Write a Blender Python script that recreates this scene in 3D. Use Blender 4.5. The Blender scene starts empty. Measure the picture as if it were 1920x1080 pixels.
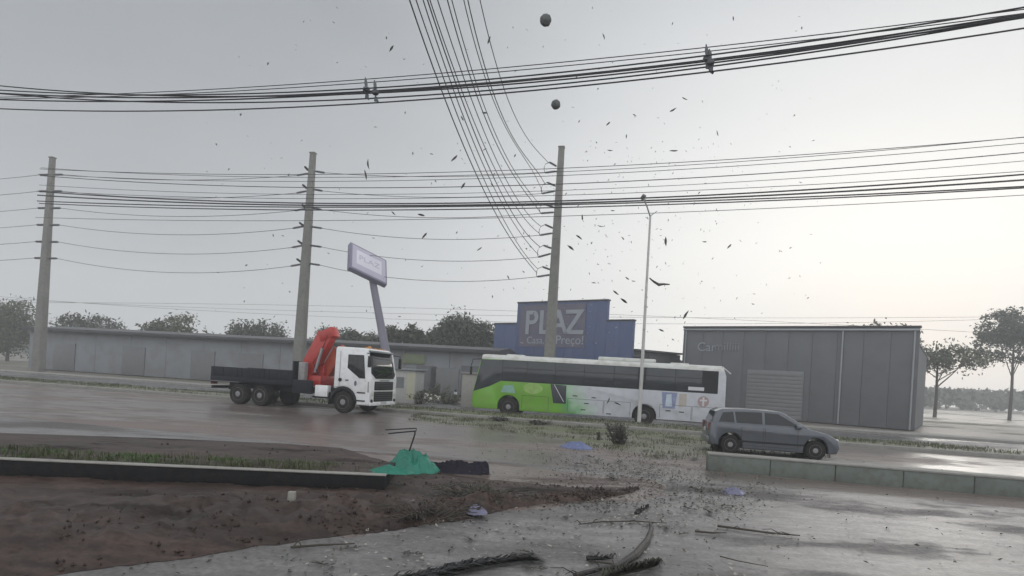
import bpy, bmesh, math, random
from mathutils import Vector, Matrix, noise

random.seed(11)
R = math.radians
scene = bpy.context.scene
COL = scene.collection

# ---------------------------------------------------------------- camera
H, F, ROLL = 2.1, 1120.0, R(3.4)            # eye height (m), focal length and roll of a hand-held phone
cam_d = bpy.data.cameras.new('camera')
cam = bpy.data.objects.new('camera', cam_d)
COL.objects.link(cam)
cam_d.sensor_width = 36.0
cam_d.lens = 36.0 * F / 1920.0
cam_d.shift_y = (706 - 540) / 1920.0
cam_d.clip_start, cam_d.clip_end = 0.1, 3000
cam.matrix_world = Matrix.Translation((0, 0, H)) @ Matrix.Rotation(R(90), 4, 'X') @ Matrix.Rotation(ROLL, 4, 'Z')
scene.camera = cam

# ---------------------------------------------------------------- sky, sun, exposure
SUN_AZ, SUN_EL = R(34), R(4.5)               # azimuth from +Y towards +X: behind cloud, ahead on the right
sun_dir = Vector((math.sin(SUN_AZ) * math.cos(SUN_EL), math.cos(SUN_AZ) * math.cos(SUN_EL), math.sin(SUN_EL)))
world = bpy.data.worlds.new('World')
scene.world = world
world.use_nodes = True
nt = world.node_tree
nt.nodes.clear()
N = nt.nodes.new
out = N('ShaderNodeOutputWorld'); bg = N('ShaderNodeBackground')
sky = N('ShaderNodeTexSky'); sky.sky_type = 'NISHITA'; sky.sun_disc = False
sky.sun_elevation = SUN_EL; sky.sun_rotation = SUN_AZ; sky.dust_density = 4.0
geo = N('ShaderNodeNewGeometry')
dot = N('ShaderNodeVectorMath'); dot.operation = 'DOT_PRODUCT'; dot.inputs[1].default_value = -sun_dir
nt.links.new(geo.outputs['Incoming'], dot.inputs[0])
mx = N('ShaderNodeMath'); mx.operation = 'MAXIMUM'; mx.inputs[1].default_value = 0.0
nt.links.new(dot.outputs['Value'], mx.inputs[0])
pw = N('ShaderNodeMath'); pw.operation = 'POWER'; pw.inputs[1].default_value = 5.0
nt.links.new(mx.outputs[0], pw.inputs[0])
tc = N('ShaderNodeTexCoord'); mp = N('ShaderNodeMapping'); mp.inputs['Scale'].default_value = (1.0, 1.0, 2.6); mp.inputs['Location'].default_value = (3.3, 1.7, 0.6); sky.altitude = 30
nz = N('ShaderNodeTexNoise'); nz.inputs['Scale'].default_value = 1.9; nz.inputs['Detail'].default_value = 6; nz.inputs['Roughness'].default_value = 0.55
nt.links.new(tc.outputs['Generated'], mp.inputs[0]); nt.links.new(mp.outputs[0], nz.inputs[0])
ad = N('ShaderNodeMath'); ad.operation = 'MULTIPLY_ADD'; ad.inputs[1].default_value = 0.15; ad.inputs[2].default_value = 0.015
nt.links.new(nz.outputs['Fac'], ad.inputs[0])
sep = N('ShaderNodeSeparateXYZ'); nt.links.new(geo.outputs['Incoming'], sep.inputs[0])     # incoming = -direction
def wm(op, a_, b_=None, c_=None):
    n_ = N('ShaderNodeMath'); n_.operation = op
    for i_, x_ in enumerate((a_, b_, c_)):
        if x_ is None: continue
        if isinstance(x_, (int, float)): n_.inputs[i_].default_value = x_
        else: nt.links.new(x_, n_.inputs[i_])
    return n_.outputs[0]
low_ = wm('POWER', wm('MAXIMUM', wm('ADD', sep.outputs['Z'], 1.0), 0.0), 3.0)                 # cloud thins towards the horizon
val = wm('ADD', wm('MULTIPLY_ADD', pw.outputs[0], 0.80, wm('MULTIPLY', low_, 0.36)), ad.outputs[0])
ramp = N('ShaderNodeValToRGB')
e = ramp.color_ramp.elements
e[0].position = 0.0; e[0].color = (0.180, 0.198, 0.220, 1)
e[1].position = 1.0; e[1].color = (0.985, 0.985, 0.955, 1)
m1 = ramp.color_ramp.elements.new(0.5); m1.color = (0.585, 0.602, 0.618, 1)
nt.links.new(val, ramp.inputs[0])
bk = N('ShaderNodeMapRange'); bk.interpolation_type = 'SMOOTHSTEP'                            # storm cloud ahead; unseen sky overhead and behind brightened to light camera-facing sides
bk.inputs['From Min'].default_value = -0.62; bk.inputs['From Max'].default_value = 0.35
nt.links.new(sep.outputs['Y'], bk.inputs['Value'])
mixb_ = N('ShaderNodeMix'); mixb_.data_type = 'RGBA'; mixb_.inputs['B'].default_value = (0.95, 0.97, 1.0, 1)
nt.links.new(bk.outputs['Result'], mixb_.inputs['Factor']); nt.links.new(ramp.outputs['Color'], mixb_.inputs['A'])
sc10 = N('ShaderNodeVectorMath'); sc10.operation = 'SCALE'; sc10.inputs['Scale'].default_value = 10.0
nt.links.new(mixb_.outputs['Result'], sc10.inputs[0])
mixc = N('ShaderNodeMix'); mixc.data_type = 'RGBA'; mixc.inputs['Factor'].default_value = 0.95   # 95 % cloud cover
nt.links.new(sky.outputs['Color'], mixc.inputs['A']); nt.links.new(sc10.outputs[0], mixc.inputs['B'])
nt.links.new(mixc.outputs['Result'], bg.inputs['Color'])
bg.inputs['Strength'].default_value = 0.1
nt.links.new(bg.outputs[0], out.inputs['Surface'])

sun_d = bpy.data.lights.new('sun', 'SUN'); sun_d.energy = 0.7; sun_d.angle = R(25); sun_d.color = (1, 0.96, 0.9)
sun = bpy.data.objects.new('sun', sun_d); COL.objects.link(sun)
sun.rotation_euler = sun_dir.to_track_quat('Z', 'Y').to_euler()

vs = scene.view_settings
vs.view_transform = 'Standard'; vs.look = 'None'; vs.exposure = 0.30; vs.gamma = 1.0; vs.use_curve_mapping = False
scene.render.engine = 'CYCLES'
scene.cycles.use_denoising = True
scene.cycles.max_bounces = 6
scene.cycles.volume_bounces = 2
scene.cycles.caustics_reflective = scene.cycles.caustics_refractive = False

# ---------------------------------------------------------------- helpers
def ray(px, py):
    u, v = px - 960, 706 - py
    return (u * math.cos(ROLL) - v * math.sin(ROLL)) / F, (u * math.sin(ROLL) + v * math.cos(ROLL)) / F
def at(px, py, Y):
    a, b = ray(px, py)
    return Vector((a * Y, Y, H + b * Y))
def gnd(px, py, z=0.0):
    a, b = ray(px, py)
    Y = (z - H) / b
    return Vector((a * Y, Y, z))
TH = R(12)                                   # the road runs right and a little towards the viewer
EX, EY = Vector((math.cos(TH), -math.sin(TH), 0)), Vector((math.sin(TH), math.cos(TH), 0))
def st(s, t, z=0.0):
    return EX * s + EY * t + Vector((0, 0, z))

MATS = {}
def mat(name, c, rough=0.6, metal=0.0, var=0.12, scale=2.0, bump=0.0, bscale=30.0, coat=0.0, spec=0.5, dirt=None, dirt_amt=0.35):
    if name in MATS:
        return MATS[name]
    m = bpy.data.materials.new(name); m.use_nodes = True
    t = m.node_tree; b = t.nodes['Principled BSDF']
    b.inputs['Roughness'].default_value = rough; b.inputs['Metallic'].default_value = metal
    b.inputs['Coat Weight'].default_value = coat; b.inputs['Specular IOR Level'].default_value = spec
    co = t.nodes.new('ShaderNodeTexCoord')
    n = t.nodes.new('ShaderNodeTexNoise'); n.inputs['Scale'].default_value = scale; n.inputs['Detail'].default_value = 6
    t.links.new(co.outputs['Object'], n.inputs['Vector'])
    mix = t.nodes.new('ShaderNodeMix'); mix.data_type = 'RGBA'
    mix.inputs['A'].default_value = tuple(x * (1 - var) for x in c) + (1,)
    mix.inputs['B'].default_value = tuple(min(1, x * (1 + var)) for x in c) + (1,)
    t.links.new(n.outputs['Fac'], mix.inputs['Factor'])
    res = mix.outputs['Result']
    if dirt:
        n2 = t.nodes.new('ShaderNodeTexNoise'); n2.inputs['Scale'].default_value = scale * 2.7; n2.inputs['Detail'].default_value = 8
        t.links.new(co.outputs['Object'], n2.inputs['Vector'])
        r2 = t.nodes.new('ShaderNodeMapRange'); r2.inputs['From Min'].default_value = 0.45; r2.inputs['From Max'].default_value = 0.72
        r2.inputs['To Max'].default_value = dirt_amt
        t.links.new(n2.outputs['Fac'], r2.inputs['Value'])
        mix2 = t.nodes.new('ShaderNodeMix'); mix2.data_type = 'RGBA'
        t.links.new(r2.outputs['Result'], mix2.inputs['Factor'])
        t.links.new(res, mix2.inputs['A']); mix2.inputs['B'].default_value = tuple(dirt) + (1,)
        res = mix2.outputs['Result']
    t.links.new(res, b.inputs['Base Color'])
    if bump:
        nb = t.nodes.new('ShaderNodeTexNoise'); nb.inputs['Scale'].default_value = bscale; nb.inputs['Detail'].default_value = 5
        t.links.new(co.outputs['Object'], nb.inputs['Vector'])
        bp = t.nodes.new('ShaderNodeBump'); bp.inputs['Strength'].default_value = bump; bp.inputs['Distance'].default_value = 0.03
        t.links.new(nb.outputs['Fac'], bp.inputs['Height']); t.links.new(bp.outputs[0], b.inputs['Normal'])
    MATS[name] = m
    return m

def wet_ground(name, c1, c2, c3, scale=0.35, r_wet=0.08, r_dry=0.55, wet=0.5, bump=0.35, spec=0.5):
    """Rain-soaked ground: two tones, gritty relief and puddles that lie in broad noise hollows."""
    m = bpy.data.materials.new(name); m.use_nodes = True
    t = m.node_tree; b = t.nodes['Principled BSDF']; L = t.links.new
    co = t.nodes.new('ShaderNodeTexCoord')
    def nse(s, d=7, stretch=None, ro=0.55):
        n = t.nodes.new('ShaderNodeTexNoise'); n.inputs['Scale'].default_value = s; n.inputs['Detail'].default_value = d; n.inputs['Roughness'].default_value = ro
        if stretch:
            mpp = t.nodes.new('ShaderNodeMapping'); mpp.inputs['Scale'].default_value = stretch; mpp.inputs['Rotation'].default_value = (0, 0, TH)
            L(co.outputs['Object'], mpp.inputs[0]); L(mpp.outputs[0], n.inputs['Vector'])
        else:
            L(co.outputs['Object'], n.inputs['Vector'])
        return n
    big = nse(scale, 8, (0.35, 1.0, 1.0)); mid = nse(scale * 7, 8, (0.5, 1.0, 1)); fine = nse(60, 4)
    def mr(src, a, bb, lo=0.0, hi=1.0):
        r = t.nodes.new('ShaderNodeMapRange'); r.inputs['From Min'].default_value = a; r.inputs['From Max'].default_value = bb
        r.inputs['To Min'].default_value = lo; r.inputs['To Max'].default_value = hi
        L(src, r.inputs['Value']); return r.outputs['Result']
    mixa = t.nodes.new('ShaderNodeMix'); mixa.data_type = 'RGBA'
    mixa.inputs['A'].default_value = c1 + (1,); mixa.inputs['B'].default_value = c2 + (1,)
    L(mr(mid.outputs['Fac'], 0.38, 0.62), mixa.inputs['Factor'])
    mixb = t.nodes.new('ShaderNodeMix'); mixb.data_type = 'RGBA'; mixb.inputs['B'].default_value = c3 + (1,)
    L(mixa.outputs['Result'], mixb.inputs['A']); L(mr(big.outputs['Fac'], 0.44, 0.66), mixb.inputs['Factor'])
    sml = nse(14, 6, None, 0.65)
    mixs = t.nodes.new('ShaderNodeMix'); mixs.data_type = 'RGBA'; mixs.blend_type = 'MULTIPLY'; mixs.inputs['Factor'].default_value = 1.0
    cmb = t.nodes.new('ShaderNodeCombineColor'); grit = mr(sml.outputs['Fac'], 0.36, 0.64, 0.72, 1.22)
    for ch_ in range(3): L(grit, cmb.inputs[ch_])
    L(mixb.outputs['Result'], mixs.inputs['A']); L(cmb.outputs[0], mixs.inputs['B'])
    L(mixs.outputs['Result'], b.inputs['Base Color'])
    pud = t.nodes.new('ShaderNodeMath'); pud.operation = 'MULTIPLY_ADD'; pud.inputs[1].default_value = 0.35
    L(mid.outputs['Fac'], pud.inputs[0]); L(big.outputs['Fac'], pud.inputs[2])
    L(mr(pud.outputs[0], 0.80 - wet * 0.3, 0.92 - wet * 0.3, r_wet, r_dry), b.inputs['Roughness'])
    bm_ = t.nodes.new('ShaderNodeBump'); bm_.inputs['Distance'].default_value = 0.02
    L(mr(pud.outputs[0], 0.78 - wet * 0.3, 0.95 - wet * 0.3, 0.03, bump), bm_.inputs['Strength'])
    hs = t.nodes.new('ShaderNodeMath'); hs.operation = 'MULTIPLY_ADD'; hs.inputs[1].default_value = 0.5
    bm_.inputs['Distance'].default_value = 0.035
    L(fine.outputs['Fac'], hs.inputs[0]); L(mid.outputs['Fac'], hs.inputs[2])
    L(hs.outputs[0], bm_.inputs['Height']); L(bm_.outputs[0], b.inputs['Normal'])
    b.inputs['Specular IOR Level'].default_value = spec
    return m

def put(o, parent=None, label=None, cat=None, group=None, kind=None):
    COL.objects.link(o)
    if parent is not None: o.parent = parent
    if label: o['label'] = label
    if cat: o['category'] = cat
    if group: o['group'] = group
    if kind: o['kind'] = kind
    return o
def empty(name, loc, rz=0.0, label=None, cat=None, group=None):
    o = bpy.data.objects.new(name, None); o.empty_display_size = 0.2
    o.location = loc; o.rotation_euler = (0, 0, rz)
    return put(o, None, label, cat, group)

class MB:
    def __init__(s): s.bm = bmesh.new()
    def face(s, pts):
        return s.bm.faces.new([s.bm.verts.new(p) for p in pts])
    def box(s, c, d, bevel=0.0, rot=None, seg=2):
        g = bmesh.ops.create_cube(s.bm, size=1.0)
        M = Matrix.Translation(c) @ (rot.to_4x4() if rot else Matrix()) @ Matrix.Diagonal((d[0], d[1], d[2], 1))
        bmesh.ops.transform(s.bm, matrix=M, verts=g['verts'])
        if bevel:
            ed = list({e for v in g['verts'] for e in v.link_edges})
            bmesh.ops.bevel(s.bm, geom=ed, offset=bevel, segments=seg, affect='EDGES', profile=0.5)
        return s
    def prism(s, poly, y0, y1, shape=None, bevel=0.0, seg=2):
        """poly in x,z extruded from y0 to y1; shape(x,y,z) may move each point"""
        f = shape or (lambda x, y, z: (x, y, z))
        a = [s.bm.verts.new(f(x, y0, z)) for x, z in poly]; b = [s.bm.verts.new(f(x, y1, z)) for x, z in poly]
        n = len(poly)
        fa = s.bm.faces.new(a); fb = s.bm.faces.new(b[::-1])
        fs = [s.bm.faces.new((a[i], b[i], b[(i + 1) % n], a[(i + 1) % n])) for i in range(n)]
        bmesh.ops.recalc_face_normals(s.bm, faces=[fa, fb] + fs)
        if bevel:
            ed = list({e for ff in (fa, fb) for e in ff.edges})
            bmesh.ops.bevel(s.bm, geom=ed, offset=bevel, segments=seg, affect='EDGES', profile=0.5)
        return s
    def tube(s, pts, r, n=6, cap=True):
        pts = [Vector(p) for p in pts]
        rs = r if isinstance(r, (list, tuple)) else [r] * len(pts)
        rings = []
        for i, p in enumerate(pts):
            d = (pts[min(i + 1, len(pts) - 1)] - pts[max(i - 1, 0)]).normalized()
            up = Vector((0, 0, 1)) if abs(d.z) < 0.9 else Vector((1, 0, 0))
            u = d.cross(up).normalized(); w = d.cross(u)
            rings.append([s.bm.verts.new(p + (u * math.cos(2 * math.pi * k / n) + w * math.sin(2 * math.pi * k / n)) * rs[i]) for k in range(n)])
        for A, B in zip(rings, rings[1:]):
            for k in range(n):
                s.bm.faces.new((A[k], A[(k + 1) % n], B[(k + 1) % n], B[k]))
        if cap:
            s.bm.faces.new(rings[0][::-1]); s.bm.faces.new(rings[-1])
        return s
    def revolve(s, prof, c=(0, 0, 0), n=24, axis='Y'):
        """prof: list of (radius, offset along the axis)"""
        c = Vector(c); rings = []
        for r, o in prof:
            ring = []
            for k in range(n):
                a = 2 * math.pi * k / n
                p = (r * math.cos(a), o, r * math.sin(a)) if axis == 'Y' else ((r * math.cos(a), r * math.sin(a), o) if axis == 'Z' else (o, r * math.cos(a), r * math.sin(a)))
                ring.append(s.bm.verts.new(c + Vector(p)))
            rings.append(ring)
        for A, B in zip(rings, rings[1:]):
            for k in range(n):
                s.bm.faces.new((A[k], A[(k + 1) % n], B[(k + 1) % n], B[k]))
        s.bm.faces.new(rings[0][::-1]); s.bm.faces.new(rings[-1])
        return s
    def build(s, name, m, parent=None, label=None, cat=None, group=None, kind=None, loc=None, rz=0.0, sharp=38):
        bmesh.ops.recalc_face_normals(s.bm, faces=s.bm.faces[:])
        me = bpy.data.meshes.new(name); s.bm.to_mesh(me); s.bm.free()
        me.materials.append(m)
        for p in me.polygons: p.use_smooth = True
        me.set_sharp_from_angle(angle=R(sharp))
        o = bpy.data.objects.new(name, me)
        if loc is not None: o.location = loc
        o.rotation_euler = (0, 0, rz)
        return put(o, parent, label, cat, group, kind)

def raw(name, verts, faces, m, smooth=False, **kw):
    me = bpy.data.meshes.new(name); me.from_pydata([tuple(v) for v in verts], [], faces); me.update()
    me.materials.append(m)
    if smooth:
        for p in me.polygons: p.use_smooth = True
    o = bpy.data.objects.new(name, me)
    loc = kw.pop('loc', None)
    if loc is not None: o.location = loc
    return put(o, **kw)

def sheet(name, quads, m, **kw):
    vs_, fs_ = [], []
    for q in quads:
        fs_.append(tuple(range(len(vs_), len(vs_) + len(q)))); vs_ += q
    return raw(name, vs_, fs_, m, **kw)

def text_mesh(name, body, size, depth, m, parent, loc, rot, align='CENTER', sx=1.0, bold=0.0):
    cu = bpy.data.curves.new(name, 'FONT'); cu.body = body; cu.size = size; cu.extrude = depth; cu.align_x = align; cu.offset = bold
    tmp = bpy.data.objects.new(name, cu); COL.objects.link(tmp)
    bpy.context.view_layer.update()
    me = bpy.data.meshes.new_from_object(tmp.evaluated_get(bpy.context.evaluated_depsgraph_get()))
    bpy.data.objects.remove(tmp); bpy.data.curves.remove(cu)
    me.name = name; me.materials.clear(); me.materials.append(m)
    o = bpy.data.objects.new(name, me); o.location = loc; o.rotation_euler = rot; o.scale = (sx, 1, 1)
    return put(o, parent)

def arc(cx, cz, r, a0, a1, n=10):
    return [(cx + r * math.cos(R(a0 + (a1 - a0) * i / n)), cz + r * math.sin(R(a0 + (a1 - a0) * i / n))) for i in range(n + 1)]

# ---------------------------------------------------------------- common materials
M_white = mat('white_paint', (0.84, 0.85, 0.86), 0.35, var=0.06, coat=0.3, dirt=(0.35, 0.31, 0.27), dirt_amt=0.22)
M_dark = mat('dark_plastic', (0.018, 0.0185, 0.02), 0.6, var=0.3, spec=0.3)
M_rubber = mat('tyre_rubber', (0.018, 0.017, 0.016), 0.8, var=0.3, spec=0.25, dirt=(0.06, 0.048, 0.038), dirt_amt=0.45)
M_glass = mat('vehicle_glass', (0.012, 0.015, 0.018), 0.05, var=0.2, spec=0.5)
M_rim = mat('wheel_metal', (0.30, 0.30, 0.31), 0.45, 0.6, var=0.25, scale=6, dirt=(0.12, 0.09, 0.07))
M_concrete = mat('pole_concrete', (0.21, 0.21, 0.19), 0.85, var=0.25, scale=1.2, bump=0.3, dirt=(0.10, 0.10, 0.085))
M_steel = mat('galvanised_steel', (0.34, 0.35, 0.36), 0.5, 0.5, var=0.15)
M_cable = mat('cable_black', (0.022, 0.022, 0.024), 0.6, var=0.2)
M_kerb = mat('kerb_concrete', (0.27, 0.265, 0.245), 0.7, var=0.25, scale=1.5, bump=0.3, dirt=(0.12, 0.10, 0.08))
M_lamp = mat('lamp_lens', (0.7, 0.7, 0.68), 0.25, var=0.05)
M_red = mat('tail_light_red', (0.16, 0.02, 0.018), 0.25, var=0.1)

# ---------------------------------------------------------------- ground, roads, median
M_lot = wet_ground('wet_concrete_lot', (0.135, 0.129, 0.126), (0.225, 0.216, 0.21), (0.118, 0.108, 0.103), 0.55, 0.40, 0.72, 0.40, 1.0)
M_road = wet_ground('wet_muddy_asphalt', (0.16, 0.132, 0.118), (0.115, 0.096, 0.088), (0.20, 0.162, 0.143), 0.22, 0.28, 0.6, 0.5, 0.4)
M_road2 = wet_ground('wet_asphalt', (0.12, 0.117, 0.114), (0.15, 0.143, 0.136), (0.10, 0.097, 0.095), 0.25, 0.25, 0.55, 0.5, 0.3)
M_yard = wet_ground('yard_dirt', (0.21, 0.18, 0.155), (0.17, 0.15, 0.13), (0.15, 0.15, 0.10), 0.12, 0.45, 0.85, 0.3, 0.6)
M_dirt = wet_ground('turned_wet_earth', (0.040, 0.026, 0.021), (0.082, 0.054, 0.043), (0.028, 0.020, 0.017), 0.9, 0.55, 0.95, 0.2, 1.0, 0.25)
M_mud = wet_ground('wet_mud', (0.20, 0.158, 0.138), (0.14, 0.108, 0.094), (0.105, 0.08, 0.07), 0.8, 0.32, 0.75, 0.35, 0.9)
M_soil = wet_ground('median_soil', (0.19, 0.175, 0.14), (0.13, 0.135, 0.085), (0.15, 0.165, 0.09), 0.4, 0.5, 0.9, 0.3, 0.8)
sheet('ground', [[Vector((-420, -60, -0.06)), Vector((420, -60, -0.06)), Vector((420, 330, -0.06)), Vector((-420, 330, -0.06))]], M_yard, kind='structure')
sheet('parking_lot', [[st(-70, -6), st(70, -6), st(70, 14.3), st(-70, 14.3)]], M_lot, kind='structure')
sheet('near_road', [[st(-150, 14.3), st(150, 14.3), st(150, 27.55), st(-150, 27.55)]], M_road, kind='structure')
sheet('far_road', [[st(-150, 30.35), st(150, 30.35), st(150, 39.0), st(-150, 39.0)]], M_road2, kind='structure')
M_line = mat('road_paint', (0.45, 0.44, 0.40), 0.5, var=0.3, scale=5, dirt=(0.1, 0.085, 0.075), dirt_amt=0.8)
for k in range(-3, 4):
    sheet('lane_marking', [[st(k * 12 - 2 - 3, 20.9, 0.004), st(k * 12 + 1 - 3, 20.9, 0.004), st(k * 12 + 1 - 3, 21.02, 0.004), st(k * 12 - 2 - 3, 21.02, 0.004)]], M_line, kind='structure')
sheet('edge_line', [[st(-150, 27.1, 0.004), st(150, 27.1, 0.004), st(150, 27.22, 0.004), st(-150, 27.22, 0.004)]], M_line, kind='structure')

def long_kerb(name, t0, t1, h):
    b = MB(); s = -150.0
    pf = [(t0, -0.05), (t0, h - 0.03), (t0 + 0.03, h), (t1, h), (t1, -0.05)]
    ring0 = [b.bm.verts.new(st(-150, t, z)) for t, z in pf]; ring1 = [b.bm.verts.new(st(150, t, z)) for t, z in pf]
    for i in range(4): b.bm.faces.new((ring0[i], ring0[i + 1], ring1[i + 1], ring1[i]))
    return b.build(name, M_kerb, kind='structure')
long_kerb('median_kerb', 27.55, 27.72, 0.17)
long_kerb('median_kerb', 30.18, 30.35, 0.15)
long_kerb('pavement_kerb', 39.0, 39.2, 0.14)
sheet('pavement', [[st(-150, 39.2, 0.13), st(150, 39.2, 0.13), st(150, 41.2, 0.13), st(-150, 41.2, 0.13)]], M_kerb, kind='structure')

def median_z(s, t):
    f = min(1, (t - 27.72) / 0.5, (30.18 - t) / 0.5)
    return 0.155 + 0.09 * max(0, f) * (0.6 + 0.8 * noise.noise(Vector((s * 0.5, t * 1.1, 3)))) + 0.02 * noise.noise(Vector((s * 2.1, t * 2.3, 9)))
ns, ntt = 260, 9
vsx, fsx = [], []
for i in range(ns + 1):
    s = -110 + 220 * i / ns
    for j in range(ntt + 1):
        t = 27.70 + 2.5 * j / ntt
        vsx.append(st(s, t, median_z(s, t)))
for i in range(ns):
    for j in range(ntt):
        a = i * (ntt + 1) + j
        fsx.append((a, a + ntt + 1, a + ntt + 2, a + 1))
raw('median', vsx, fsx, M_soil, smooth=True, kind='structure')

# the churned earth island in the foreground, between the lot and the road
low = [(-560, 1190), (0, 1098), (300, 1052), (530, 1020), (640, 1006), (750, 992), (870, 974), (940, 958), (1010, 948), (1100, 941), (1180, 926), (1205, 914)]
upp = [(-560, 800), (0, 812), (300, 822), (530, 832), (640, 840), (750, 872), (870, 893), (940, 901), (1010, 908), (1100, 914), (1170, 914), (1204, 913)]
upm = [(-560, 800), (0, 812), (300, 822), (530, 832), (640, 838), (750, 846), (870, 858), (940, 866), (1010, 876), (1100, 886), (1190, 893), (1262, 905)]
LW = [gnd(*p) for p in low]; UP = [gnd(*p) for p in upp]
for q in UP[:-2]:
    d = q.x * math.sin(TH) + q.y * math.cos(TH)
    if d > 14.25: q -= EY * (d - 14.25)
def poly_at(P, f):
    k = f * (len(P) - 1); i = min(int(k), len(P) - 2); return P[i].lerp(P[i + 1], k - i)
def island_h(p, g, f):
    wid = min(1.0, ((poly_at(UP, f) - poly_at(LW, f)).length / 2.6) ** 0.8)
    edge = min(1.0, g / 0.06, (1 - g) / 0.25) * min(1.0, (1 - f) / 0.06)
    edge = max(0, edge) ** 0.7
    n1 = noise.noise(Vector((p.x * 1.1, p.y * 1.6, 2.0))); n2 = noise.noise(Vector((p.x * 3.6, p.y * 4.4, 7.0))); n3 = noise.noise(Vector((p.x * 10, p.y * 12, 4.0)))
    ridge = math.exp(-((g - 0.16) / 0.12) ** 2)
    return 0.006 + wid * edge * (0.045 + 0.03 * n1 + 0.022 * n2 + 0.012 * n3 + ridge * (0.10 + 0.07 * n1 + 0.06 * n2 + 0.03 * n3))
vsx, fsx = [], []
nu, nv = 320, 56
for i in range(nu + 1):
    for j in range(nv + 1):
        f, g = i / nu, j / nv
        p = poly_at(LW, f).lerp(poly_at(UP, f), g)
        wob = (0.14 * noise.noise(Vector((p.x * 1.7, p.y * 1.7, 1))) + 0.07 * noise.noise(Vector((p.x * 6, p.y * 6, 1)))) * (1 - g)
        p = p + Vector((0, wob, 0)); p.z = island_h(p, g, f)
        vsx.append(p)
for i in range(nu):
    for j in range(nv):
        a = i * (nv + 1) + j
        fsx.append((a, a + nv + 1, a + nv + 2, a + 1))
raw('earth_verge', vsx, fsx, M_dirt, smooth=True, kind='structure')
UM = [gnd(*p) for p in upm]
for q in UM[:-2]:
    d = q.x * math.sin(TH) + q.y * math.cos(TH)
    if d > 14.25: q -= EY * (d - 14.25)
low2 = [p + Vector((0.05, -0.38, 0)) for p in LW[:-3]] + [gnd(1110, 950), gnd(1200, 944), gnd(1275, 925)]
vsx, fsx = [], []
for i in range(201):
    for j in range(25):
        f, g = i / 200, j / 24
        p = poly_at(low2, f).lerp(poly_at(UM, f), g)
        en = max(0, min(1, g / 0.12, (1 - f) / 0.05, (1 - g) / 0.06))
        p += Vector((0.25 * noise.noise(Vector((p.x * 1.3, p.y * 1.3, 11))), 0.22 * noise.noise(Vector((p.x * 1.1, p.y * 1.1, 1))), 0)) * (1 - en)
        p.z = -0.012 + 0.024 * en + 0.014 * noise.noise(Vector((p.x * 1.4, p.y * 1.8, 5))) * min(1, 2.5 * (1 - abs(2 * en - 1)) + 0.4 * en) + 0.005 * noise.noise(Vector((p.x * 7, p.y * 7, 5)))
        vsx.append(p)
for i in range(200):
    for j in range(24):
        a = i * 25 + j; fsx.append((a, a + 25, a + 26, a + 1))
raw('muddy_shoulder', vsx, fsx, M_mud, smooth=True, kind='structure')

# ---------------------------------------------------------------- planter with black wall
M_black = mat('black_painted_wall', (0.009, 0.0095, 0.0105), 0.7, var=0.35, scale=3, bump=0.25, dirt=(0.03, 0.024, 0.02), dirt_amt=0.4, spec=0.25)
M_cope = mat('pale_coping', (0.30, 0.29, 0.265), 0.55, var=0.25, scale=4, dirt=(0.13, 0.11, 0.09))
wr, wl = Vector((-2.03, 10.08, 0)), Vector((-16, 8.75, 0))
wd = (wr - wl).normalized(); wn = Vector((-wd.y, wd.x, 0))
pl = empty('planter', wl, math.atan2(wd.y, wd.x), 'long black planter wall with grass bed and pale top edge in the left foreground', 'planter')
LN = (wr - wl).length
MB().box((LN / 2, 0.07, 0.14), (LN, 0.14, 0.31), 0.012).build('front_wall', M_black, pl)
MB().box((LN / 2, 0.065, 0.3055), (LN + 0.012, 0.17, 0.022), 0.006).build('coping', M_cope, pl)
MB().box((LN - 0.07, 0.95, 0.13), (0.138, 1.62, 0.27), 0.012).build('end_wall', M_black, pl)
bed_v, bed_f = [], []
for i in range(61):
    for j in range(13):
        x, y = LN * i / 60 - 0.1, 0.13 + 1.55 * j / 12
        bed_v.append((x, y, 0.275 + 0.03 * noise.noise(Vector((x * 1.5, y * 2, 0))) - 0.26 * max(0, (y - 1.0) / 0.68) ** 2))
for i in range(60):
    for j in range(12):
        a = i * 13 + j; bed_f.append((a, a + 13, a + 14, a + 1))
raw('soil_bed', bed_v, bed_f, M_dirt, smooth=True, parent=pl)
M_grass = mat('wet_grass', (0.055, 0.095, 0.022), 0.55, var=0.45, scale=1.3)
M_grass2 = mat('trampled_grass', (0.085, 0.095, 0.045), 0.6, var=0.4, scale=0.6)
def blades(pts, m, name, h0, h1, w=0.008, **kw):
    v, f = [], []
    for p in pts:
        a = random.uniform(0, 6.283); h = random.uniform(h0, h1); l = random.uniform(0.2, 0.9) * h
        d = Vector((math.cos(a), math.sin(a), 0)); q = Vector((-d.y, d.x, 0)) * w
        k = len(v)
        v += [p - q, p + q, p + d * l * 0.4 + Vector((0, 0, h * 0.65)) + q * 0.7, p + d * l * 0.4 + Vector((0, 0, h * 0.65)) - q * 0.7, p + d * l + Vector((0, 0, h))]
        f += [(k, k + 1, k + 2, k + 3), (k + 3, k + 2, k + 4)]
    return raw(name, v, f, m, **kw)
gp = []
while len(gp) < 9000:
    x, y = random.uniform(0, LN - 0.2), random.uniform(0.18, 1.5)
    dens = 1.0 if x < LN - 1.25 else max(0.06, (LN - 0.3 - x) / 1.4)
    if random.random() < dens * (0.35 + 1.1 * noise.noise(Vector((x * 2.3, y * 2.6, 5)))):
        gp.append(Vector((x, y, 0.275 + 0.03 * noise.noise(Vector((x * 1.5, y * 2, 0))) - 0.26 * max(0, (y - 1.0) / 0.68) ** 2)))
blades([p for p in gp if noise.noise(Vector((p.x * 1.1, p.y, 9))) < 0.12], M_grass, 'grass', 0.03, 0.10, 0.006, parent=pl, kind='stuff')
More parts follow.
